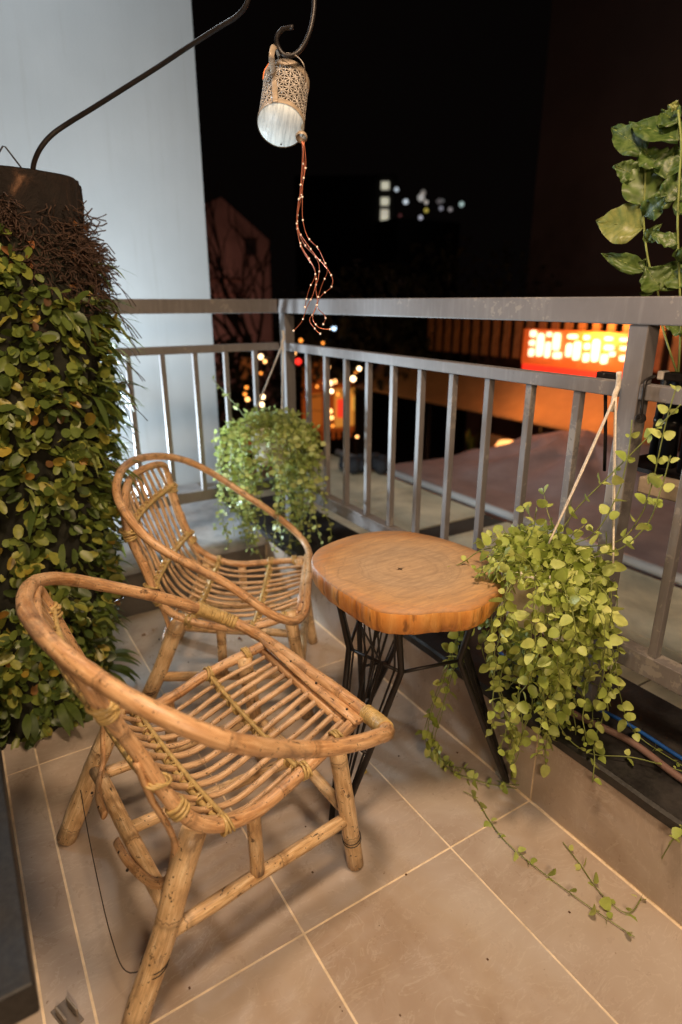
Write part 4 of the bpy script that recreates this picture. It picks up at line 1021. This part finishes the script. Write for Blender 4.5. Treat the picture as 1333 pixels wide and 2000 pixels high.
strokes = [(175, 225, 255, 305), (170, 325, 235, 390), (165, 405, 225, 500), (245, 240, 320, 515), (345, 245, 405, 300), (330, 335, 385, 520), (405, 240, 490, 450), (390, 440, 520, 525),
           (530, 265, 690, 325), (540, 350, 600, 510), (610, 325, 690, 550), (715, 275, 790, 330), (720, 355, 790, 430), (705, 450, 780, 560), (800, 300, 880, 570), (910, 290, 1040, 340), (900, 370, 1050, 440), (965, 440, 1045, 500), (880, 460, 970, 580), (1060, 300, 1190, 350), (1065, 385, 1190, 440), (1055, 475, 1190, 550)]
lm = simple('sign_letter', (.9, .8, .6), .5, emit=(1, .66, .40), est=2.6)
for (a, t_, c, d) in strokes:
    p, q = SG(a, t_, FX-.03), SG(c, d, FX-.03); pc_ = (p+q)/2
    b = MB(); hy, hz = abs(p.y-q.y)/2, abs(p.z-q.z)/2; hz = max(.018, min(hz, .16)); n8 = 12; pr = []
    for i in range(n8):
        an = 2*math.pi*i/n8; cs, sn = math.cos(an), math.sin(an); pr.append((math.copysign(abs(cs)**.5, cs)*hy*.50, math.copysign(abs(sn)**.5, sn)*hz*.86))
    for x in (-.02, .02):
        for (yy, zz) in pr: b.v.append(V((x, yy, zz)))
    b.face(list(range(n8))); b.face(list(range(n8, 2*n8))[::-1])
    for i in range(n8): j = (i+1) % n8; b.face([i, j, n8+j, n8+i])
    b.build('letter_stroke', lm, sg, False, pc_-SO)
# awning lit by the sign and by added spill lights
aw = thing('awning', 'large tan awning under the cafe sign, glowing orange at its right part', 'awning', (5.4, 4.5, 0))
b = MB(); AO = V((5.4, 4.5, 0)); q4 = []
U0 = [onx(600, 800, 5.9), onx(1260, 735, 5.9)]; 
for i in range(31):
    t = i/30; yt = 3.2+t*5.0
    for j in range(9):
        s_ = j/8; b.v.append(V((5.95-.55*s_, yt, .36-.40*s_-.03*math.sin(math.pi*s_)))-AO)
for i in range(30):
    for j in range(8): a = i*9+j; b.face([a, a+9, a+10, a+1])
o = b.build('canopy', simple('tan_canvas', (.55, .30, .13), .7, 0, 5, .12), aw); md = o.modifiers.new('s', 'SOLIDIFY'); md.thickness = .01
for yt in (3.25, 4.5, 6.4, 8.2):
    b = MB(); b.tube([V((5.43, yt, -.04))-AO, V((5.43, yt, -4))-AO], .03, 8); b.build('post', 'iron', aw)
lamp('sign_spill_fill', 'AREA', (5.25, 3.95, .50), (5.75, 3.95, .1), 3.2, (1, .36, .08), .3)  # added pair of lights standing for the sign's glow on the awning
lamp('sign_spill_fill', 'AREA', (5.25, 4.75, .50), (5.75, 4.75, .1), 3.0, (1, .36, .08), .3)
lamp('terrace_small_fill', 'POINT', (4.95, 4.9, .5), None, 2.2, (1, .42, .14), .06)  # added fill light so the plank screen shows
lamp('sign_top_fill', 'AREA', (5.8, 4.3, 1.0), (6.2, 4.3, 1.06), 16, (1, .4, .1), .5)  # added fill light that turns the slats above the sign orange
lamp('terrace_fill', 'POINT', (4.15, 3.35, .85), None, 11, (1, .34, .16), .1)  # added fill light that warms the tarpaulin, no fixture there
# terrace things beyond the tarpaulin
scr = thing('plank_screen', 'short wooden plank screen lit orange beyond the tarpaulin', 'screen', onx(975, 880, 5.4)-V((0, 0, .1)))
for k in range(7):
    boxobj('plank', (0, -.19+k*.062, 0), (.02, -.19+k*.062+.055, .26+.01*(k % 2)), simple('lit_plank', (.5, .30, .16), .6, 0, 6, .2), scr)
pl = thing('terrace_plant', 'small upright green plant beside the plank screen', 'plant', onx(920, 880, 5.2)-V((0, 0, .12)))
b = MB()
for i in range(26): blade(b, (0, 0, 0), (random.uniform(-.25, .25), random.uniform(-.25, .25), 1), random.uniform(.25, .45), .035, .3)
b.build('blades', 'blade', pl)
bw = thing('terrace_bowl', 'round brown bowl holding a glowing lamp beyond the tarpaulin', 'bowl', onx(990, 885, 5.1)-V((0, 0, .02)))
b = MB(); b.lathe([(.001, 0), (.09, 0), (.15, .10), (.14, .10), (.08, .02), (.001, .02)], 20); b.build('bowl', simple('terracotta', (.40, .16, .06), .6), bw)
b = MB(); b.lathe([(.13, .10), (.10, .15), (.001, .17)], 16); b.build('glowing_globe', simple('globe_lit', (.9, .6, .3), .5, emit=(1, .42, .12), est=2.2), bw)
fg = thing('terrace_finial', 'two stacked pale balls beside the glowing bowl', 'ornament', onx(1028, 885, 5.1)); b = MB(); b.ball((0, 0, .03), .05, 12, 8); b.ball((0, 0, .10), .036, 12, 8); b.build('balls', simple('pale_ball', (.6, .42, .32), .5), fg)
# ------------------------------------------------------------------ string lights in the dark garden
gl = thing('garden_string_lights', 'warm globe lights strung through the dark garden beyond the corner', 'string lights', (4.2, 7.5, -2))
GO = V((4.2, 7.5, -2)); glm = [simple('globe_warm', (1, .8, .5), .5, emit=(1, .46, .14), est=5), simple('globe_amber', (1, .6, .2), .5, emit=(1, .30, .04), est=3), simple('globe_white', (1, .9, .8), .5, emit=(1, .66, .34), est=7)]
G = [(510, 697, 7, 2), (518, 706, 5, 0), (482, 757, 5, 1), (479, 770, 5, 1), (484, 780, 6, 0), (514, 775, 6, 2), (512, 790, 6, 2), (510, 729, 4, 1), (588, 665, 5, 1), (631, 670, 4, 1), (641, 717, 6, 0), (636, 750, 6, 0), (646, 748, 7, 2), (655, 745, 6, 0), (640, 770, 6, 0), (648, 764, 6, 2), (645, 803, 7, 0), (648, 816, 6, 0), (640, 828, 5, 0), (650, 832, 4, 1), (690, 740, 8, 2), (677, 730, 5, 1), (702, 720, 6, 2), (720, 716, 4, 0), (698, 853, 4, 0), (717, 853, 4, 0), (695, 728, 4, 1), (575, 690, 5, 0), (620, 755, 4, 1), (660, 770, 4, 1)]
wirep = []
for (x, y, r, k) in G:
    p = ony(x, y, 7.5+random.uniform(-.6, .6)); R_ = (r*.62)/F_PX*depth(p); b = MB(); b.ball((0, 0, 0), R_, 10, 7); b.build('globe', glm[k], gl, True, p-GO); wirep.append(p-GO)
b = MB(); wirep.sort(key=lambda p: p.z)
for i in range(len(wirep)-1):
    a, c = wirep[i], wirep[i+1]; b.tube([a, (a+c)/2-V((0, 0, .03)), c], .004, 4)
b.build('cable', 'iron', gl)
p = ony(653, 646-5, 9); b = MB(); b.ball((0, 0, 0), .035, 10, 7); tag(b.build('white_lamp', simple('cool_globe', (.8, .9, 1), .5, emit=(.55, .75, 1), est=4), None, True, p), 'single bluish white lamp just below the top rail past the corner', 'lamp')
p = ony(583, 706, 7.2); b = MB(); b.ball((0, 0, 0), .04, 10, 7); tag(b.build('red_lamp', simple('red_globe', (1, .1, .1), .5, emit=(1, .03, .02), est=2), None, True, p), 'small red lamp beside the corner post', 'lamp')
# market stall front glowing orange
stl = thing('lit_stall', 'distant stall glowing orange with red and yellow goods, seen between the railing bars', 'stall', ony(672, 830, 9.0))
so_ = ony(672, 830, 9.0)
for (x0, y0_, x1, y1_, e, s_, dz) in ((590, 745, 715, 850, (1, .16, .02), .16, 0), (655, 760, 700, 830, (1, .36, .05), .55, .05), (660, 780, 676, 815, (1, .05, .02), .9, .1), (592, 700, 640, 740, (.9, .2, .03), .10, .04), (690, 775, 708, 800, (1, .5, .08), .8, .1), (602, 770, 630, 830, (1, .25, .03), .28, .08), (455, 830, 530, 880, (1, .14, .02), .14, 0), (470, 700, 500, 740, (.8, .22, .05), .10, 0)):
    A, B_ = ony(x0, y0_, 9-dz), ony(x1, y1_, 9-dz)
    boxobj('lit_panel', V((A.x, 9-dz, B_.z))-so_, V((B_.x, 9-dz+.03, A.z))-so_, simple('stall_glow', (.3, .1, .03), .8, 0, emit=e, est=s_), stl, .02)
for k in range(12):
    A = ony(592+k*11, 868, 8.6); boxobj('rail_bar', A+V((-.02, 0, -.3))-so_, A+V((.02, .03, .22))-so_, 'iron', stl)
# ------------------------------------------------------------------ dark houses, trees, far towers
pk = simple('pink_render', (.30, .17, .14), .85, 0, 2, .25)
gb = thing('gabled_house', 'dim pinkish gabled house behind bare branches left of the corner', 'house', (5.0, 14, -4)); O_ = V((5.0, 14, -4))
A = ony(385, 585, 14); B_ = ony(530, 585, 14); Pk = ony(432, 385, 14); Ev = ony(530, 470, 14); Ev0 = ony(330, 430, 14)
b = MB()
pf = [V((A.x-1, 14, -4)), V((B_.x, 14, -4)), V((B_.x, 14, Ev.z)), V((Pk.x, 14, Pk.z)), V((Ev0.x, 14, Ev0.z)), V((A.x-1, 14, Ev0.z))]
for d in (0, 4):
    for p in pf: b.v.append(p+V((0, d, 0))-O_)
b.face([0, 1, 2, 3, 4, 5]); b.face([11, 10, 9, 8, 7, 6])
for i in range(6): j = (i+1) % 6; b.face([j, i, 6+i, 6+j])
b.build('wall', pk, gb, False)
for (x0, y0_, x1, y1_) in ((412, 545, 470, 553), (412, 572, 480, 580), (478, 470, 500, 500)):
    a, c = ony(x0, y0_, 13.97), ony(x1, y1_, 13.97); boxobj('ledge_band' if y1_ > 510 else 'window', V((a.x, 13.9, c.z))-O_, V((c.x, 13.98, a.z))-O_, simple('band', (.34, .16, .12) if y1_ > 510 else (.03, .02, .02), .8), gb)
lamp('house_fill_glow', 'POINT', (5.2, 11.8, .8), None, 38, (1, .55, .45), .2)  # added fill light that lifts the pinkish house, no street lamp there
tr = thing('bare_tree', 'bare dark tree standing before the pinkish house', 'tree', ony(490, 640, 9.5)-V((0, 0, 4.6)))
def branch(mb, p, d, L, r, lev):
    pts = [p]; q = p.copy(); dd = V(d)
    for k in range(5): dd = (dd+V((random.uniform(-.25, .25), random.uniform(-.25, .25), .05))).normalized(); q = q+dd*L/5; pts.append(q.copy())
    mb.tube(pts, lambda l: max(.003, r*(1-.6*l/L)), 6)
    if lev:
        for k in range(4): branch(mb, pts[random.choice((2, 3, 4, 5))], dd+V((random.uniform(-1, 1), random.uniform(-.7, .7), random.uniform(-.1, .7))), L*.62, r*.5, lev-1)
b = MB(); b.tube([(0, 0, 0), (.05, 0, 2.5), (0, 0, 4.2)], .09, 8); b.build('trunk', simple('black_bark', (.02, .015, .012), .95), tr)
b = MB(); 
for k in range(6): branch(b, V((0, 0, 3.6+k*.15)), V((random.uniform(-.9, .9), random.uniform(-.4, .4), 1)), 1.5, .04, 2)
b.build('branches', simple('black_bark2', (.02, .015, .012), .95), tr)
for n_, (px, py, d_, sz, lb) in enumerate(((700, 640, 10, 1.3, 'dark round tree below the lit tower windows'), (900, 620, 12, 1.9, 'dark broad tree left of the big dark wall'), (470, 760, 10.5, 1.2, 'dark low tree behind the string lights, seen through the short railing'))):
    c = ond(px, py, d_); t_ = thing('garden_tree', lb, 'tree', (c.x, c.y, -4))
    b = MB(); b.tube([(0, 0, 0), (.1, 0, c.z+4-sz*.5)], .12, 8); b.build('trunk', simple('black_bark3', (.02, .015, .012), .95), t_)
    b = MB(); vs, fs = leaf_verts(.16, .08, .2, 6)
    for i in range(1500):
        v = V((random.gauss(0, 1), random.gauss(0, 1), random.gauss(0, 1))).normalized()*(random.random()**.4)*sz; v.z *= .75
        if noise.noise(v*1.6+V((n_*9, 0, 0))) < -.15: continue
        b.add(vs, fs, orient(v+V((0, 0, c.z+4)), V((random.uniform(-1, 1), random.uniform(-1, 1), random.uniform(-1, .3))), (0, 0, 1), random.uniform(.7, 1.4)))
    tag(b.build('crown', simple('dark_foliage', (.03, .03, .012), .8), t_), kind='stuff')
dw = thing('dark_building', 'tall plain dark building filling the sky at the upper right', 'building', (9, 0, -4))
a_ = onx(1052, 300, 9.0).y
b = MB(); b.box((0, -14, 0), (8, a_, 16)); b.build('wall', simple('brown_render', (.06, .042, .038), .9, 0, 1, .15), dw, False)
lamp('dark_wall_fill', 'POINT', (6.9, 1.5, 4.5), None, .35, (1, .6, .5), .3)  # added faint fill so the dark building stands out from the sky
tw = thing('lit_tower', 'far dark tower with a column of lit windows', 'building', (0, 0, -4))
tp = ond(752, 400, 60); tw.location = (tp.x, tp.y, -4); fx = V((-tp.y, tp.x, 0)).normalized(); rz_ = math.atan2(tp.y, tp.x)-math.pi/2; tw.rotation_euler = (0, 0, rz_)
b = MB(); b.box((-8, .2, 0), (1.0, 8, 4+ond(752, 340, 60).z)); b.build('wall', simple('tower_wall', (.06, .055, .055), .9), tw, False)
wm = simple('lit_window', (.8, .8, .7), .5, emit=(1, .95, .72), est=.5); wm2 = simple('lit_window_dim', (.8, .8, .7), .5, emit=(1, .92, .72), est=.45)
for (x, y, m_) in ((753, 362, wm), (753, 393, wm), (753, 416, wm2), (752, 430, wm)):
    p = ond(x, y, 60); boxobj('window', (-.34, .05, p.z+4-.30), (.34, .19, p.z+4+.30), m_, tw)
far = [(775, 370, 4, 2, (.8, .9, 1)), (793, 394, 5, 2.2, (.8, .9, 1)), (823, 386, 7, 1.0, (1, .95, .9)), (833, 395, 4, 1.2, (1, .9, .8)), (822, 425, 4, 1.6, (.85, .85, 1)), (833, 411, 4, 1.3, (1, .8, .15)), (862, 407, 4, .8, (.85, .85, 1)), (880, 409, 4, .7, (1, .9, .9)), (902, 399, 5, 1.4, (.75, 1, .95)), (827, 376, 5, .5, (1, .9, .8)), (782, 421, 3, .25, (1, .3, .3)), (858, 393, 5, .2, (1, .9, .9)), (865, 392, 3, .3, (1, 1, 1))]
nm = ['bluish lamp nearest the tower windows', 'bluish lamp lower right of the tower windows', 'largest pale lamp in the far cluster', 'pale lamp touching the largest one', 'white lamp at the bottom of the far cluster', 'yellow lamp in the far cluster', 'faint bluish lamp right of the far cluster', 'faint pinkish lamp right of the far cluster', 'greenish white lamp farthest right on the skyline', 'faint lamp above the largest pale one', 'dim red lamp right below the tower windows', 'faint pale lamp above the faint bluish one', 'tiny faint white lamp on the right skyline']
for (x, y, r, e, c), lb in zip(far, nm):
    p = ond(x, y, 55); b = MB(); b.ball((0, 0, 0), r*.8/F_PX*depth(p), 10, 6); tag(b.build('far_lamp', simple('far_light', c, .5, emit=c, est=e*.35), None, True, p), lb, 'lamp', 'far lamps on the night skyline')
hb = thing('far_block', 'low dark blocks on the far skyline under the scattered lamps', 'building', ond(850, 430, 60).xy.to_3d()+V((0, 0, -4)))
b = MB(); b.box((-4, 0, 0), (3, 4, 12)); b.build('wall', simple('far_wall', (.05, .045, .045), .9), hb, False)
